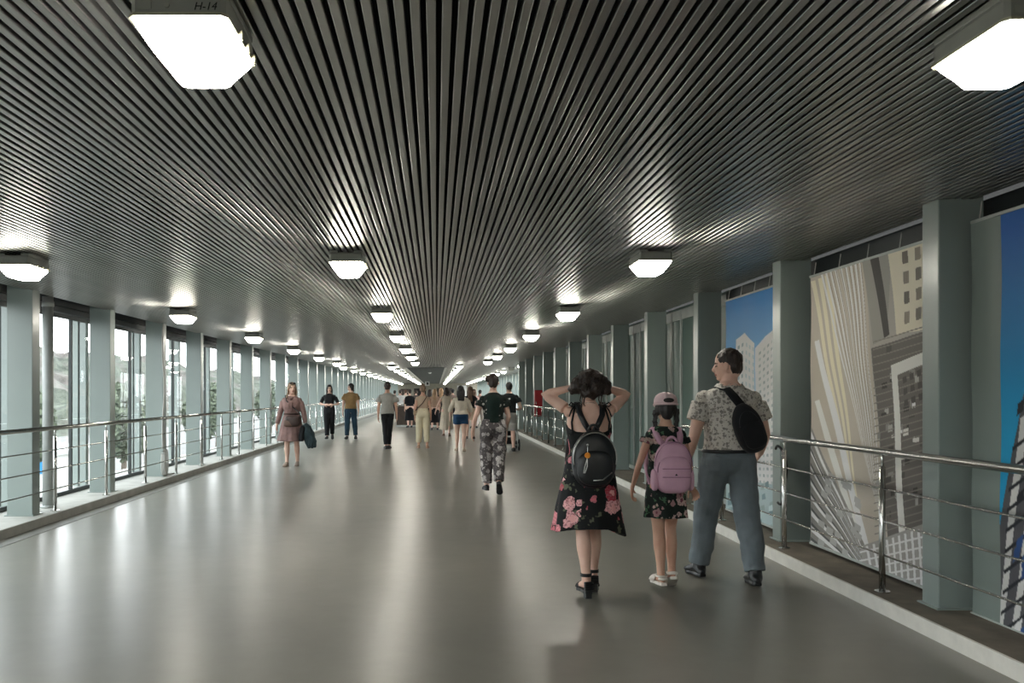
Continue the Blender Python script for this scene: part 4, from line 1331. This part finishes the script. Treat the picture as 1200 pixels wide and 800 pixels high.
# ---- girl with the lilac backpack ----------------------------------------
FL_GIRL = floral('dark_dress_cream_flowers', (0.010, 0.016, 0.014, 1), [srgb(206, 178, 172), srgb(186, 172, 160), srgb(160, 120, 124)], 17, 0.68, leaf=srgb(70, 104, 78), leafscale=34, core=srgb(120, 70, 84))
F = Fig(1.40, 'c', 1.02, legs={-1: (-5, -1, 4, 2), 1: (10, -2.5, 27, 24)}, sole=.018, spread=.078, headscale=1.10,
        arms={-1: dict(el=(-.10, -.015, -.275), wr=(-.045, .09, -.225), hd=(.05, .35, -.9), palm=(.9, -.2, 0), curl=40),
              1: dict(el=(.075, .01, -.28), wr=(.055, .11, -.215), hd=(.5, .3, -.8), palm=(-.5, -.7, -.3), curl=50)}, pitch=-3)
B = F.body('person', .0055, M['skin2']); k = F.k
def upper(m):
    m.loft([F.ring(z, .012 * k) for z in np.linspace(0.95, 1.40, 12)])
    for sd in (-1, 1): F.arm(m, sd, 0, .16, .020 * k, .012 * k)
skirt(F, B, 'dress', FL_GIRL, 1.05, .505, .165, .13, 6, .06, .006, upper=upper)
m = MB()
m.ball((0, -.012, .160), (.086, .100, .086), 18, 12); m.ball((0, -.05, .105), (.072, .055, .065)); m.ball((0, -.062, .070), (.050, .035, .05))
for sd in (-1, 1): m.ball((sd * .070, -.012, .105), (.022, .04, .05))
m.xf(F.hm()); remesh('hair', m, [M['hair_black']], B, .006, 2, (.006, (40, 40, 10)))
for sd in (-1, 1):                                         # braids
    m = MB(); h = F.hm()
    for q in range(9):
        p = h @ Vector((sd * (.088 + .004 * math.sin(q * 2)), -.018 + .003 * q, .095 - q * .021))
        for a in (-1, 1): m.ball(p + Vector((a * .007, -.004 * a, .004 * a)), (.0125 - .0005 * q, .012 - .0005 * q, .014), 10, 6, Matrix.Rotation(a * .6, 3, 'Y'))
    m.ball(h @ Vector((sd * .090, .008, .095 - 9 * .021)), (.008, .008, .02), 8, 6)
    remesh('braid', m, [M['hair_black']], B, .0045, 1)
M['cap'] = cloth('pale_pink_cap', srgb(222, 196, 200), .05)
m = MB()
rings = []
for z, s_ in ((.146, .95), (.168, .97), (.198, .93), (.224, .78), (.242, .52), (.250, .22)):
    rings.append([Vector((.098 * s_ * math.cos(a), -.006 + .112 * s_ * math.sin(a), z)) for a in (2 * math.pi * i / 32 for i in range(32))])
m.loft(rings)
st = len(m.v)
m.loft([[Vector((.080 * math.cos(a) * s_, .075 + (.095 * math.sin(a)) * s_, .150 - .02 * math.sin(a) + dz)) for a in (math.pi * i / 14 for i in range(15))] for s_, dz in ((1, 0), (1, .008))])
m.xf(F.hm()); cp = obj('cap', m, M['cap'], B, True)
m = MB(); m.ball((0, -.110, .180), (.044, .010, .020), 14, 8); m.xf(F.hm()); obj('cap_opening', m, M['hair_black'], cp, True)
m = MB(); m.tube([(0.094 * math.cos(a), -.006 + .108 * math.sin(a), .150) for a in np.linspace(0, 6.28, 34)], (.009), 6); m.xf(F.hm()); obj('cap_band', m, M['cap'], cp, True)
M['whiteleather'] = simple('white_leather', srgb(226, 220, 212), 0.5)
for sd in (-1, 1):
    j = F.J[sd]; fd, fu = j['fd'], j['fu']; x = fd.cross(fu).normalized()
    m = MB()
    m.loft([[j['heel'] + fd * (y * k - .012) + x * w_ * k + fu * zz for y, w_ in ((-.012, -.026), (.03, -.038), (.12, -.038), (.19, -.050), (.24, -.036), (.26, 0), (.24, .036), (.19, .050), (.12, .038), (.03, .038), (-.012, .026))] for zz in (.004, -.018)])
    sh = obj('shoe', m, M['whiteleather'], B)
    s2 = MB()
    for y, hh in ((.10, .062), (.13, .056), (.16, .048), (.19, .040)):
        s2 = MB(); s2.tube([j['heel'] + fd * (y * k) + x * .050 * k * math.cos(a) + fu * hh * k * max(0, math.sin(a)) for a in np.linspace(0, 3.14, 12)], .009, 6)
        obj('toe_strap', s2, M['whiteleather'], sh, True)
    s2 = MB(); an = j['ank'] - fu * .012
    s2.tube([an + Vector((.044 * math.cos(a), .048 * math.sin(a) - .004, 0)) * k for a in np.linspace(0, 6.28, 20)], .008, 6)
    obj('ankle_strap', s2, M['whiteleather'], sh, True)
    s2 = MB(); s2.tube([j['heel'] + x * .034 * k * math.cos(a) + fd * (-.022 * math.sin(a)) + fu * .03 for a in np.linspace(0, 3.14, 10)], .012, 6)
    obj('heel_strap', s2, M['whiteleather'], sh, True)
W2 = (1.71, 6.68)
place(B, *W2, label='girl in dark flowered dress with pale cap, walking beside the man')
FG, BG = F, B
r = worn('backpack', F, B, 'lilac pink backpack on the back of the girl with the cap', 'backpack')
M['lilac'] = simple('lilac_nylon', srgb(206, 164, 186), 0.55, 0, 0.06, 10, 0.2)
M['lilacd'] = simple('lilac_trim', srgb(150, 108, 134), 0.6)
zc = .885; yb = back_y(F, 1.1) - .080
m = MB(); rbox(m, (.012, yb, zc), .134, .072, .190, 3.2, topround=.18); obj('bag_body', m, M['lilac'], r, True)
m = MB(); rbox(m, (.012, yb - .058, zc - .045), .118, .040, .135, 3.6, topround=.12); pk = obj('front_pocket', m, M['lilac'], r, True)
m = MB(); m.tube([(.012 + .122 * math.cos(a) ** 1, yb - .052, zc - .02 + .125 * math.sin(a)) for a in np.linspace(-.1, 3.24, 30)], .0035, 6); obj('zip', m, M['lilacd'], pk, True)
m = MB(); m.box(-.085, .112, yb - .102, yb - .092, zc - .065, zc - .060, .001); m.box(-.085, .112, yb - .101, yb - .092, zc - .005, zc, .001); obj('zip', m, M['lilacd'], pk)
m = MB(); m.add([(.004, yb - .104, zc - .05), (.022, yb - .104, zc - .05), (.013, yb - .104, zc - .036), (.004, yb - .09, zc - .05), (.022, yb - .09, zc - .05), (.013, yb - .09, zc - .036)], [(0, 1, 2), (3, 5, 4), (0, 3, 4, 1), (1, 4, 5, 2), (2, 5, 3, 0)]); obj('emblem', m, M['ink'], pk)
m = MB(); m.tube([(.012 + .135 * math.cos(a), yb - .03, zc + .02 + .165 * math.sin(a)) for a in np.linspace(-.05, 3.2, 34)], .0035, 6); obj('zip', m, M['lilacd'], r, True)
for sd in (-1, 1): m = MB(); rbox(m, (0.012 + sd * .130, yb + .01, zc - .09), .024, .05, .080, 3); obj('side_pocket', m, M['lilac'], r, True)
m = MB(); m.tube([(.012 + .038 * math.cos(a), yb + .03, zc + .175 + .045 * math.sin(a)) for a in np.linspace(0, 3.14, 14)], .010, 8); obj('handle', m, M['lilac'], r, True)
for sd in (-1, 1):
    m = MB(); sh = F.arms[sd]['sh']
    strap_mesh(m, [(.012 + sd * .050, yb + .05, zc + .165), (.01 + sd * .072, back_y(F, 1.25) - .018, 1.07), (sd * .086, back_y(F, 1.33) - .014, 1.115), (sd * .088, -.02, sh.z + .046), (sd * .088, .05, sh.z + .03), (sd * .10, .085, 1.0), (sd * .125, .07, .88), (sd * .13, yb + .07, .76)], .021, .006)
    obj('shoulder_strap', m, M['lilac'], r, True)

# ---- man in the grey printed shirt ----------------------------------------
F = Fig(1.80, 'm', 1.06, legs={-1: (15, 6.5, 8, 2), 1: (-10, 3.0, 8, 4)}, sole=.022, spread=.086, yaw=62, pitch=-4,
        arms={-1: dict(el=(-.075, -.02, -.285), wr=(-.055, .075, -.235), hd=(-.02, .25, -.95), palm=(.6, -.7, 0), curl=48),
              1: dict(el=(.085, .03, -.27), wr=(.035, .19, -.15), hd=(-.15, .8, -.4), palm=(-.9, 0, 0), curl=30)})
B = F.body('person', .0060, M['skin'])
k = F.k
SHIRT = floral('grey_printed_shirt', srgb(206, 202, 194), [srgb(156, 152, 146), srgb(170, 164, 156), srgb(144, 140, 136)], 46, 0.60, leaf=srgb(146, 142, 134), leafscale=60)
top(F, B, 'shirt', SHIRT, .962, 1.43, .018, .30, .016, .0065, .004, (.007, (8, 8, 6)), puff=.022)
m = MB(); cr_ = F.ring(1.415, .012, 24); cr2 = F.ring(1.455, .018, 24); m.loft([cr_, cr2, [p + Vector((0, -.004, -.03)) for p in F.ring(1.43, .026, 24)]]); remesh('collar', m, [SHIRT], B, .005, 2)
TROUS = cloth('blue_grey_trousers', srgb(110, 120, 126), .14, .8)
pants(F, B, 'trousers', TROUS, .985, .014, (.086, .060), .99, .0065, (.010, (8, 8, 10)))
m = MB(); m.loft([F.ring(.945, .024 * k), F.ring(.968, .024 * k)]); bl = obj('belt', m, M['blackleather'], B, True)
for sd, x0 in ((-1, -.09), (1, .085)):
    m = MB(); m.box(x0 - .062, x0 + .062, back_y(F, .90) - .022, back_y(F, .90) - .014, .93 * k + F.dz - .006, .93 * k + F.dz + .002, .002); obj('back_pocket', m, TROUS, B)
hair_short(F, B, M['hair_dark'], .0055, .975, .022)
shoes(F, B, 'shoe', M['blackleather'], .010, .0055, 1)
W3 = (2.27, 6.95)
place(B, *W3, label='man in grey printed shirt and blue-grey trousers looking to the left')
FM, BM = F, B
r = worn('sling_bag', F, B, 'black sling bag worn across the back of the man', 'bag')
m = MB(); st = 0
rbox(m, (0, 0, 0), .112, .062, .195, 2.8, topround=.40)
rot = Matrix.Translation(Vector((.090, back_y(F, 1.2) - .066, 1.195))) @ Matrix.Rotation(math.radians(-20), 4, 'Y')
m.xf(rot); obj('bag_body', m, M['blackcloth'], r, True)
m = MB(); rbox(m, (.008, -.048, -.055), .088, .030, .105, 3.0); m.xf(rot); obj('front_pocket', m, M['blackcloth'], r, True)
m = MB(); m.tube([(.078 * math.cos(a), -.052, .135 * math.sin(a) ) for a in np.linspace(.2, 2.9, 22)], .003, 5); m.xf(rot); obj('zip', m, M['head'], r, True)
m = MB()
strap_mesh(m, [(.045, back_y(F, 1.3) - .05, 1.355), (-.005, back_y(F, 1.33) - .026, 1.430), (-.055, back_y(F, 1.36) - .024, 1.490), (-.095, -.03, F.arms[-1]['sh'].z + .078), (-.105, .05, F.arms[-1]['sh'].z + .06), (-.06, .14, 1.33), (.05, .15, 1.18), (.16, .10, 1.08), (.19, .0, 1.07), (.15, back_y(F, 1.1) - .04, 1.09)], .033, .006)
obj('shoulder_strap', m, M['blackcloth'], r, True)

# ---- person in the dark vest and patterned trousers ------------------------
F = Fig(1.66, 'f', 1.02, legs={-1: (-2, 1, 4, 2), 1: (-4, -1.5, 24, 44)}, sole=.016, yaw=-6,
        arms={-1: dict(el=(-.10, -.03, -.27), wr=(-.055, .05, -.23), hd=(.0, .2, -.95)), 1: dict(el=(.07, .04, -.275), wr=(-.03, .16, -.18), hd=(-.2, .6, -.7))}, pitch=-4)
B = F.body('person', .007, M['skin'])
SL = floral('dark_blouse_white_dots', (0.012, 0.018, 0.016, 1), [srgb(206, 204, 196), srgb(170, 168, 160)], 16, .42)
top(F, B, 'blouse', SL, 1.00, 1.43, .014, .22, .016, .008, puff=.02)
DG = cloth('dark_green_sheer', srgb(18, 36, 32), .3, .6)
m = MB(); m.loft([F.ring(z, .022 * F.k, wmul=.80) for z in np.linspace(.985, 1.40, 12)]); remesh('vest', m, [DG], B, .008, 3, (.008, (7, 7, 5)))
PT = floral('grey_patterned_trousers', srgb(84, 79, 80), [srgb(178, 172, 172), srgb(120, 112, 112), srgb(206, 200, 198)], 13, .72, leaf=srgb(150, 144, 142), leafscale=26)
pants(F, B, 'trousers', PT, .97, .020, (.098, .050), 1.04, .008, (.012, (7, 7, 6)))
hair_bun(F, B, M['hair_dark'], .006, (-.075, -.055, .175), .046)
shoes(F, B, 'shoe', M['blackrubber'], .007)
place(B, WX(578, 12.95), 12.95, label='person in dark green vest and grey patterned trousers, right foot lifted')

# ---- woman in the brown dress coming closer --------------------------------
F = Fig(1.66, 'f', 1.10, legs={1: (6, 0, 4, 0), -1: (-5, 0, 7, 4)}, yaw=28, pitch=3,
        arms={1: dict(el=(.09, -.02, -.275), wr=(.05, .06, -.235), hd=(.05, .25, -.95)), -1: dict(el=(-.085, .0, -.275), wr=(-.06, .11, -.21), hd=(0, .2, -.95), curl=60)})
B = F.body('person', .0075, M['skin'])
BR = cloth('dusty_brown_dress', srgb(134, 108, 104), .22, .7, 200, 9)
def upper(m):
    m.loft([F.ring(z, .016 * F.k) for z in np.linspace(.96, 1.42, 12)])
    for sd in (-1, 1):
        F.arm(m, sd, 0, .95, .016 * F.k, .004); m.ball(F.T(Vector((sd * .07 * F.k, .09 * F.k, 1.21 * F.k))), (.072, .058, .062))
skirt(F, B, 'dress', BR, 1.05, .50, .285, .22, 8, .06, .008, upper=upper)
m = MB()
nb = F.T(Vector((0, .112 * F.k, 1.365 * F.k)))
m.tube([nb + Vector((-.05, -.02, .03)), nb, nb + Vector((.05, -.02, .03))], .018, 8)
for a, L in ((-1, .26), (1, .20)): m.tube([nb, nb + Vector((a * .02, .065, -.10)), nb + Vector((a * .028, .085, -L))], [(.014, .006), (.026, .008), (.034, .006)], 8)
obj('neck_bow', m, BR, B, True)
m = MB(); m.loft([F.ring(1.04, .024 * F.k), F.ring(1.075, .024 * F.k)]); obj('waist_sash', m, cloth('dark_brown_sash', srgb(70, 54, 50)), B, True)
hair_long(F, B, M['hair_sandy'], .17, .007, .07, .05)
m = MB()
for sd in (-1, 1): m.ball((sd * .035, .068, .225), (.028, .014, .020), 14, 8)
m.tube([(-.07, .06, .220), (0, .082, .226), (.07, .06, .220)], .005, 6)
m.xf(F.hm()); obj('sunglasses', m, M['blackrubber'], B, True)
shoes(F, B, 'shoe', simple('beige_flats', srgb(150, 134, 122), .6), .005)
place(B, WX(342, 17.9), 17.9, False, -4, 'woman in dusty brown bow dress walking towards the camera by the left railing')
r = worn('handbag', F, B, 'dark brown handbag hanging at the front of the woman in brown dress', 'bag')
m = MB(); rbox(m, (-.06, .20, .90), .15, .05, .11, 4); obj('bag_body', m, simple('dark_brown_leather', srgb(58, 42, 38), .5), r, True)
m = MB(); rbox(m, (.02, .215, .86), .10, .035, .075, 4); obj('bag_flap', m, simple('brown_leather', srgb(96, 74, 64), .5), r, True)
m = MB(); strap_mesh(m, [(-.19, .17, .96), (-.19, .12, 1.05), (-.05, .14, 1.18), (.08, .125, 1.30), (.12, .06, 1.40), (.125, -.02, 1.42), (.08, -.12, 1.28), (-.10, -.13, 1.05), (-.20, .02, .98), (-.19, .15, .95)], .010, .004); obj('bag_strap', m, M['blackleather'], r, True)
r = worn('folded_jacket', F, B, 'dark jacket carried over the hand of the woman in brown dress', 'jacket')
m = MB()
wr = F.arms[-1]['wr'] + Vector((-.02, .05, -.04))
m.tube([wr + Vector((.03, .02, .03)), wr + Vector((-.02, .02, -.02)), wr + Vector((-.06, .02, -.16)), wr + Vector((-.10, .02, -.32)), wr + Vector((-.12, .02, -.44))], [(.05, .05), (.075, .06), (.11, .06), (.12, .05), (.085, .035)], 16, ref=(1, 0, 0))
remesh('jacket_body', m, [cloth('dark_teal_jacket', srgb(46, 60, 64), .4)], r, .008, 2, (.03, (14, 10, 5)))
m = MB(); m.tube([wr + Vector((.04, .05, 0)), wr + Vector((.08, .06, -.14)), wr + Vector((.09, .05, -.30))], [(.05, .03), (.055, .03), (.05, .02)], 12, ref=(1, 0, 0)); remesh('jacket_sleeve', m, [M['blackcloth']], r, .008, 2, (.02, (14, 10, 6)))

# ---- walkers in the middle distance ----------------------------------------
def walker(px, y, H, sex, label, away=True, turn=0, legs=None, arms=None, skin='skin', build=1.0, yaw=0, pitch=0, voxel=.009, sole=.014, spread=.088, lean=0, group=None):
    F = Fig(H, sex, build, legs=legs, arms=arms, yaw=yaw, pitch=pitch, sole=sole, spread=spread, lean=lean)
    B = F.body('person', voxel, M[skin])
    return F, B, (lambda: place(B, WX(px, y), y, away, turn, label, group))
# woman in black, hands in front
F, B, go = walker(386, 28.2, 1.69, 'f', 'woman in black top and black trousers walking towards the camera', False, 0, {1: (8, -2, 6, 0), -1: (-8, -2, 22, 30)},
    {1: dict(el=(.13, -.02, -.25), wr=(-.15, .19, -.02), hd=(-.9, .2, .05)), -1: dict(el=(-.13, -.02, -.25), wr=(.15, .19, -.02), hd=(.9, .2, .05))}, yaw=12)
top(F, B, 'shirt', M['blackcloth'], .95, 1.43, .014, .40, .018)
pants(F, B, 'trousers', M['blackcloth'], .97, .014, (.082, .056)); shoes(F, B, 'shoe', M['blackrubber'], .007)
hair_long(F, B, M['hair_black'], .30, .008, .07, .04); go()
# man in the mustard tee shirt
F, B, go = walker(411, 28.6, 1.76, 'm', 'man in mustard t-shirt and blue jeans walking towards the camera', False, 0, {1: (3, 2, 4, 0), -1: (-4, 4, 6, 2)}, yaw=-60)
top(F, B, 'shirt', cloth('mustard_cotton', srgb(140, 114, 78)), .93, 1.43, .020, .26, .022, flare=.02, puff=.02)
DENIM = cloth('dark_blue_denim', srgb(44, 66, 82), .2)
pants(F, B, 'trousers', DENIM, .97, .012, (.082, .055)); shoes(F, B, 'shoe', M['blackrubber'], .009)
hair_long(F, B, M['hair_black'], .04, .008, .05); go()
# boy in grey tee shirt
F, B, go = walker(454, 23.4, 1.73, 'm', 'young man in grey t-shirt and tight black trousers walking away', True, 0, {-1: (-3, -4, 6, 2), 1: (7, -4, 10, 2)}, None, 'skin2', .88)
top(F, B, 'shirt', cloth('grey_cotton', srgb(150, 148, 142), .16), .90, 1.43, .026, .27, .026, flare=.025, puff=.025, disp=(.014, (7, 7, 5)))
pants(F, B, 'trousers', M['blackcloth'], .96, .008, (.066, .048)); shoes(F, B, 'shoe', simple('black_white_trainers', srgb(70, 70, 70), .6, 0, .5, 30), .009)
hair_short(F, B, M['hair_dark'], .007, 1.04); go()
# person in cream
F, B, go = walker(495.5, 23.8, 1.67, 'f', 'woman in cream trousers with thin bag strap across her back', True, 0, {-1: (3, 2, 4, 0), 1: (-3, 2, 5, 0)}, None, 'skin2', 1.0)
top(F, B, 'blouse', cloth('pale_beige_top', srgb(188, 166, 146), .1), 1.0, 1.40, .010, .12, .008)
pants(F, B, 'trousers', cloth('cream_cotton', srgb(214, 204, 176), .1), .90, .016, (.084, .050), 1.08)
hair_bun(F, B, M['hair_sandy'], .007, (0, -.04, .235), .055)
shoes(F, B, 'shoe', simple('tan_sandals', srgb(164, 134, 112), .6), .006); go()
r = worn('crossbody_bag', F, B, 'small tan bag at the hip of the woman in cream trousers', 'bag')
m = MB(); rbox(m, (-.20, -.02, .94), .05, .06, .07, 3.5); obj('bag_body', m, simple('tan_leather', srgb(170, 146, 118), .5), r, True)
m = MB(); strap_mesh(m, [(-.20, -.06, 1.0), (-.16, back_y(F, 1.0) - .03, 1.04), (0, back_y(F, 1.2) - .025, 1.20), (.09, back_y(F, 1.33) - .02, 1.345), (.10, -.02, 1.40), (.07, .09, 1.30), (-.06, .15, 1.10), (-.19, .06, 1.0)], .010, .004); obj('bag_strap', m, simple('dark_strap', srgb(70, 50, 44), .5), r, True)
# woman in the long pale dress
F, B, go = walker(523, 30.4, 1.63, 'f', 'woman in long cream dress walking away in the middle group', True, 4, {-1: (10, 0, 12, 2), 1: (-8, 0, 14, 14)}, {-1: dict(el=(-.14, -.03, -.25), wr=(-.07, .06, -.22)), 1: dict()}, 'skin')
def upper(m):
    m.loft([F.ring(z, .014 * F.k) for z in np.linspace(.98, 1.41, 12)])
    for sd in (-1, 1): F.arm(m, sd, 0, .10, .016)
skirt(F, B, 'dress', cloth('pale_cream_linen', srgb(206, 194, 176), .1), 1.08, .22, .24, .20, 6, .07, .009, dip=.05, upper=upper)
hair_long(F, B, M['hair_dark'], .06, .008, .06); shoes(F, B, 'shoe', simple('brown_sandals', srgb(110, 82, 68), .6), .006); go()
# woman with long dark hair and blue shorts
F, B, go = walker(540, 22.4, 1.62, 'f', 'woman with long dark hair in white top and blue shorts', True, 0, {-1: (6, 1, 6, 0), 1: (-3, -1, 12, 8)}, {-1: dict(el=(-.11, .0, -.27), wr=(-.01, .10, -.22)), 1: dict(el=(.10, .02, -.27), wr=(-.01, .16, -.18))}, 'skin', 1.02)
top(F, B, 'blouse', cloth('ivory_blouse', srgb(206, 196, 180), .14), .96, 1.42, .024, .60, .026, flare=.02, disp=(.014, (8, 8, 6)))
pants(F, B, 'shorts', cloth('blue_denim', srgb(34, 66, 98), .2), .22, .018, None, 1.03, flare=.012)
hair_long(F, B, M['hair_black'], .16, .008, .105, 0, .004); shoes(F, B, 'shoe', simple('cream_trainers', srgb(200, 180, 160), .6), .008); go()
# man in dark tee pushing a pushchair
F, B, go = walker(596.5, 22.5, 1.72, 'm', 'man in dark t-shirt and grey shorts pushing a pushchair', True, 0, {-1: (3, 1, 4, 0), 1: (-4, 1, 6, 2)}, {-1: dict(el=(-.06, -.04, -.28), wr=(.03, .22, -.03), hd=(.2, .9, 0), palm=(0, 0, -1), curl=70), 1: dict(el=(.10, -.04, -.27), wr=(-.02, .22, -.03), hd=(-.2, .9, 0), palm=(0, 0, -1), curl=70)}, 'skin')
top(F, B, 'shirt', cloth('black_cotton', srgb(24, 28, 30), .3), .95, 1.43, .020, .27, .022, puff=.02)
m = MB(); m.box(-.025, .025, back_y(F, 1.32) - .030, back_y(F, 1.32) - .018, 1.30, 1.34, .003); obj('shirt_print', m, M['white'], B)
pants(F, B, 'shorts', cloth('light_grey_cotton', srgb(150, 148, 144), .1), .46, .016, (.10, .088), 1.04)
hair_short(F, B, M['hair_black'], .007, 1.0); shoes(F, B, 'shoe', M['blackrubber'], .010); go()
r = worn('pushchair', F, B, 'dark pushchair rolling in front of the man in grey shorts', 'pushchair')
hz = F.arms[1]['wr'].z; hy = F.arms[1]['wr'].y + .08
m = MB()
m.tube([(-.26, hy, hz), (.26, hy, hz)], .016, 10); obj('handlebar', m, M['blackrubber'], r, True)
m = MB()
for sd in (-1, 1):
    m.tube([(sd * .25, hy, hz), (sd * .25, hy + .35, .58), (sd * .24, hy + .78, .16)], .013, 8); m.tube([(sd * .25, hy + .34, .60), (sd * .28, hy - .04, .15)], .013, 8)
m.tube([(-.28, hy - .04, .15), (.28, hy - .04, .15)], .010, 8); m.tube([(-.24, hy + .78, .16), (.24, hy + .78, .16)], .010, 8)
obj('frame', m, M['housing'], r, True)
for sd in (-1, 1):
    for yy, rr in ((hy - .04, .150), (hy + .78, .11)):
        m = MB(); m.tube([(sd * .27 + rr * 0, yy + (rr - .02) * math.cos(a), rr + (rr - .02) * math.sin(a)) for a in np.linspace(0, 2 * math.pi, 28)], .020, 8)
        wh = obj('wheel', m, M['blackrubber'], r, True)
        h_ = MB(); h_.tube([(sd * .27 - .02, yy, rr), (sd * .27 + .02, yy, rr)], rr * .25, 14)
        for q in range(6): h_.tube([(sd * .27, yy, rr), (sd * .27, yy + (rr - .02) * math.cos(q * 1.047), rr + (rr - .02) * math.sin(q * 1.047))], .007, 6)
        obj('spokes', h_, M['housing'], wh)
m = MB(); rbox(m, (0, hy + .45, .52), .20, .24, .16, 3); obj('seat', m, M['blackcloth'], r, True)
m = MB(); m.tube([(0, hy + .22, .72), (0, hy + .34, .84), (0, hy + .52, .86)], [(.19, .04), (.20, .05), (.19, .03)], 14, ref=(1, 0, 0)); obj('hood', m, M['blackcloth'], r, True)
m = MB(); rbox(m, (0, hy + .28, .24), .18, .16, .09, 4); obj('basket', m, M['blackcloth'], r, True)
# woman with long brown hair in black top
F, B, go = walker(551, 28.6, 1.66, 'f', 'woman with long brown hair in black top walking behind the blue shorts', True, 0, {1: (-4, 1, 10, 6), -1: (6, 1, 6, 0)}, {1: dict(el=(.10, .02, -.27), wr=(.02, .10, -.22)), -1: dict()}, 'skin')
top(F, B, 'shirt', M['blackcloth'], .99, 1.42, .014, .20, .014)
pants(F, B, 'shorts', cloth('cream_shorts', srgb(196, 172, 150), .1), .34, .016, None, 1.05, flare=.015)
hair_long(F, B, M['hair_brown'], .26, .008, .08); shoes(F, B, 'shoe', simple('dark_sandals', srgb(70, 56, 50), .6), .006); go()
r = worn('shoulder_bag', F, B, 'black shoulder bag at the side of the woman with brown hair', 'bag')
m = MB(); rbox(m, (.24, .02, .92), .06, .13, .12, 4); obj('bag_body', m, M['blackleather'], r, True)
m = MB(); strap_mesh(m, [(.23, -.08, 1.0), (.19, -.07, 1.2), (.14, -.03, 1.375), (.19, .04, 1.2), (.23, .10, 1.0)], .010, .004); obj('bag_strap', m, M['blackleather'], r, True)

# ---- the far crowd around the stairwell -------------------------------------
def crowd(px, y, H, sex, hair, hcol, topc, botc, label, away=True, bottom='pants', sleeve=.28, turn=0, yaw=0, build=1.0, legs=None, arms=None):
    F, B, go = walker(px, y, H, sex, label, away, turn, legs, arms, 'skin', build, yaw, 0, .012, .014)
    top(F, B, 'shirt', cloth(label.split(' ')[2] + '_top_cloth', topc, .15), .95, 1.42, .018, sleeve, .018, .012, disp=None)
    if bottom == 'skirt': skirt(F, B, 'skirt', cloth('skirt_cloth', botc, .15), 1.06, .30, .22, .18, 6, .05, .012, disp=None)
    else: pants(F, B, 'trousers' if bottom == 'pants' else 'shorts', cloth('trouser_cloth', botc, .15), .96 if bottom == 'pants' else .4, .014, (.085, .06) if bottom == 'pants' else None, voxel=.012, disp=None)
    (hair_short if hair == 'short' else hair_long)(F, B, M[hcol], voxel=.010) if hair == 'short' else hair_long(F, B, M[hcol], hair, .010)
    shoes(F, B, 'shoe', M['blackrubber'], .008, .009)
    return go()
K = srgb
crowd(480, 38.2, 1.62, 'f', 'short', 'hair_dark', K(24, 26, 30), K(20, 22, 26), 'person in long black clothes standing at the dark parapet', True, 'skirt', .55, 20)
crowd(462.5, 46.5, 1.60, 'm', 'short', 'hair_dark', K(200, 170, 60), K(60, 60, 70), 'person in yellow shirt beyond the parapet on the left', True)
crowd(469, 45.5, 1.62, 'm', 'short', 'hair_dark', K(222, 222, 220), K(70, 70, 80), 'person in white shirt beyond the left end of the parapet', True)
crowd(475.5, 47.5, 1.64, 'm', 'short', 'hair_brown', K(206, 200, 190), K(60, 60, 66), 'person in pale shirt beyond the parapet, next to white shirt', True)
crowd(487.5, 46.8, 1.62, 'f', 'short', 'hair_dark', K(92, 84, 80), K(50, 48, 50), 'person in brownish top beyond the right half of the parapet', True)
crowd(509.5, 35.6, 1.62, 'f', .22, 'hair_blond', K(180, 150, 130), K(24, 24, 28), 'blond woman in pale top and black skirt near the parapet', True, 'skirt', .2)
crowd(517, 36.6, 1.66, 'f', .20, 'hair_blond', K(24, 24, 28), K(22, 22, 26), 'blond woman in black clothes right of the other blond one', True, 'pants', .3)
crowd(503.5, 37.0, 1.60, 'f', .10, 'hair_dark', K(40, 34, 34), K(24, 24, 26), 'dark haired woman in black behind the cream trousers', True, 'skirt', .3)
crowd(530.5, 40.5, 1.64, 'm', 'short', 'hair_black', K(150, 130, 120), K(60, 56, 56), 'dark haired man ahead of the woman in cream dress', True)
crowd(555.5, 37.5, 1.62, 'f', .12, 'hair_brown', K(206, 170, 160), K(208, 196, 190), 'woman in pink top and pale trousers ahead on the right', True, 'pants', .5)
crowd(562.5, 40.5, 1.60, 'm', 'short', 'hair_dark', K(190, 160, 150), K(170, 160, 150), 'person in pinkish shirt farthest right in the crowd', True)
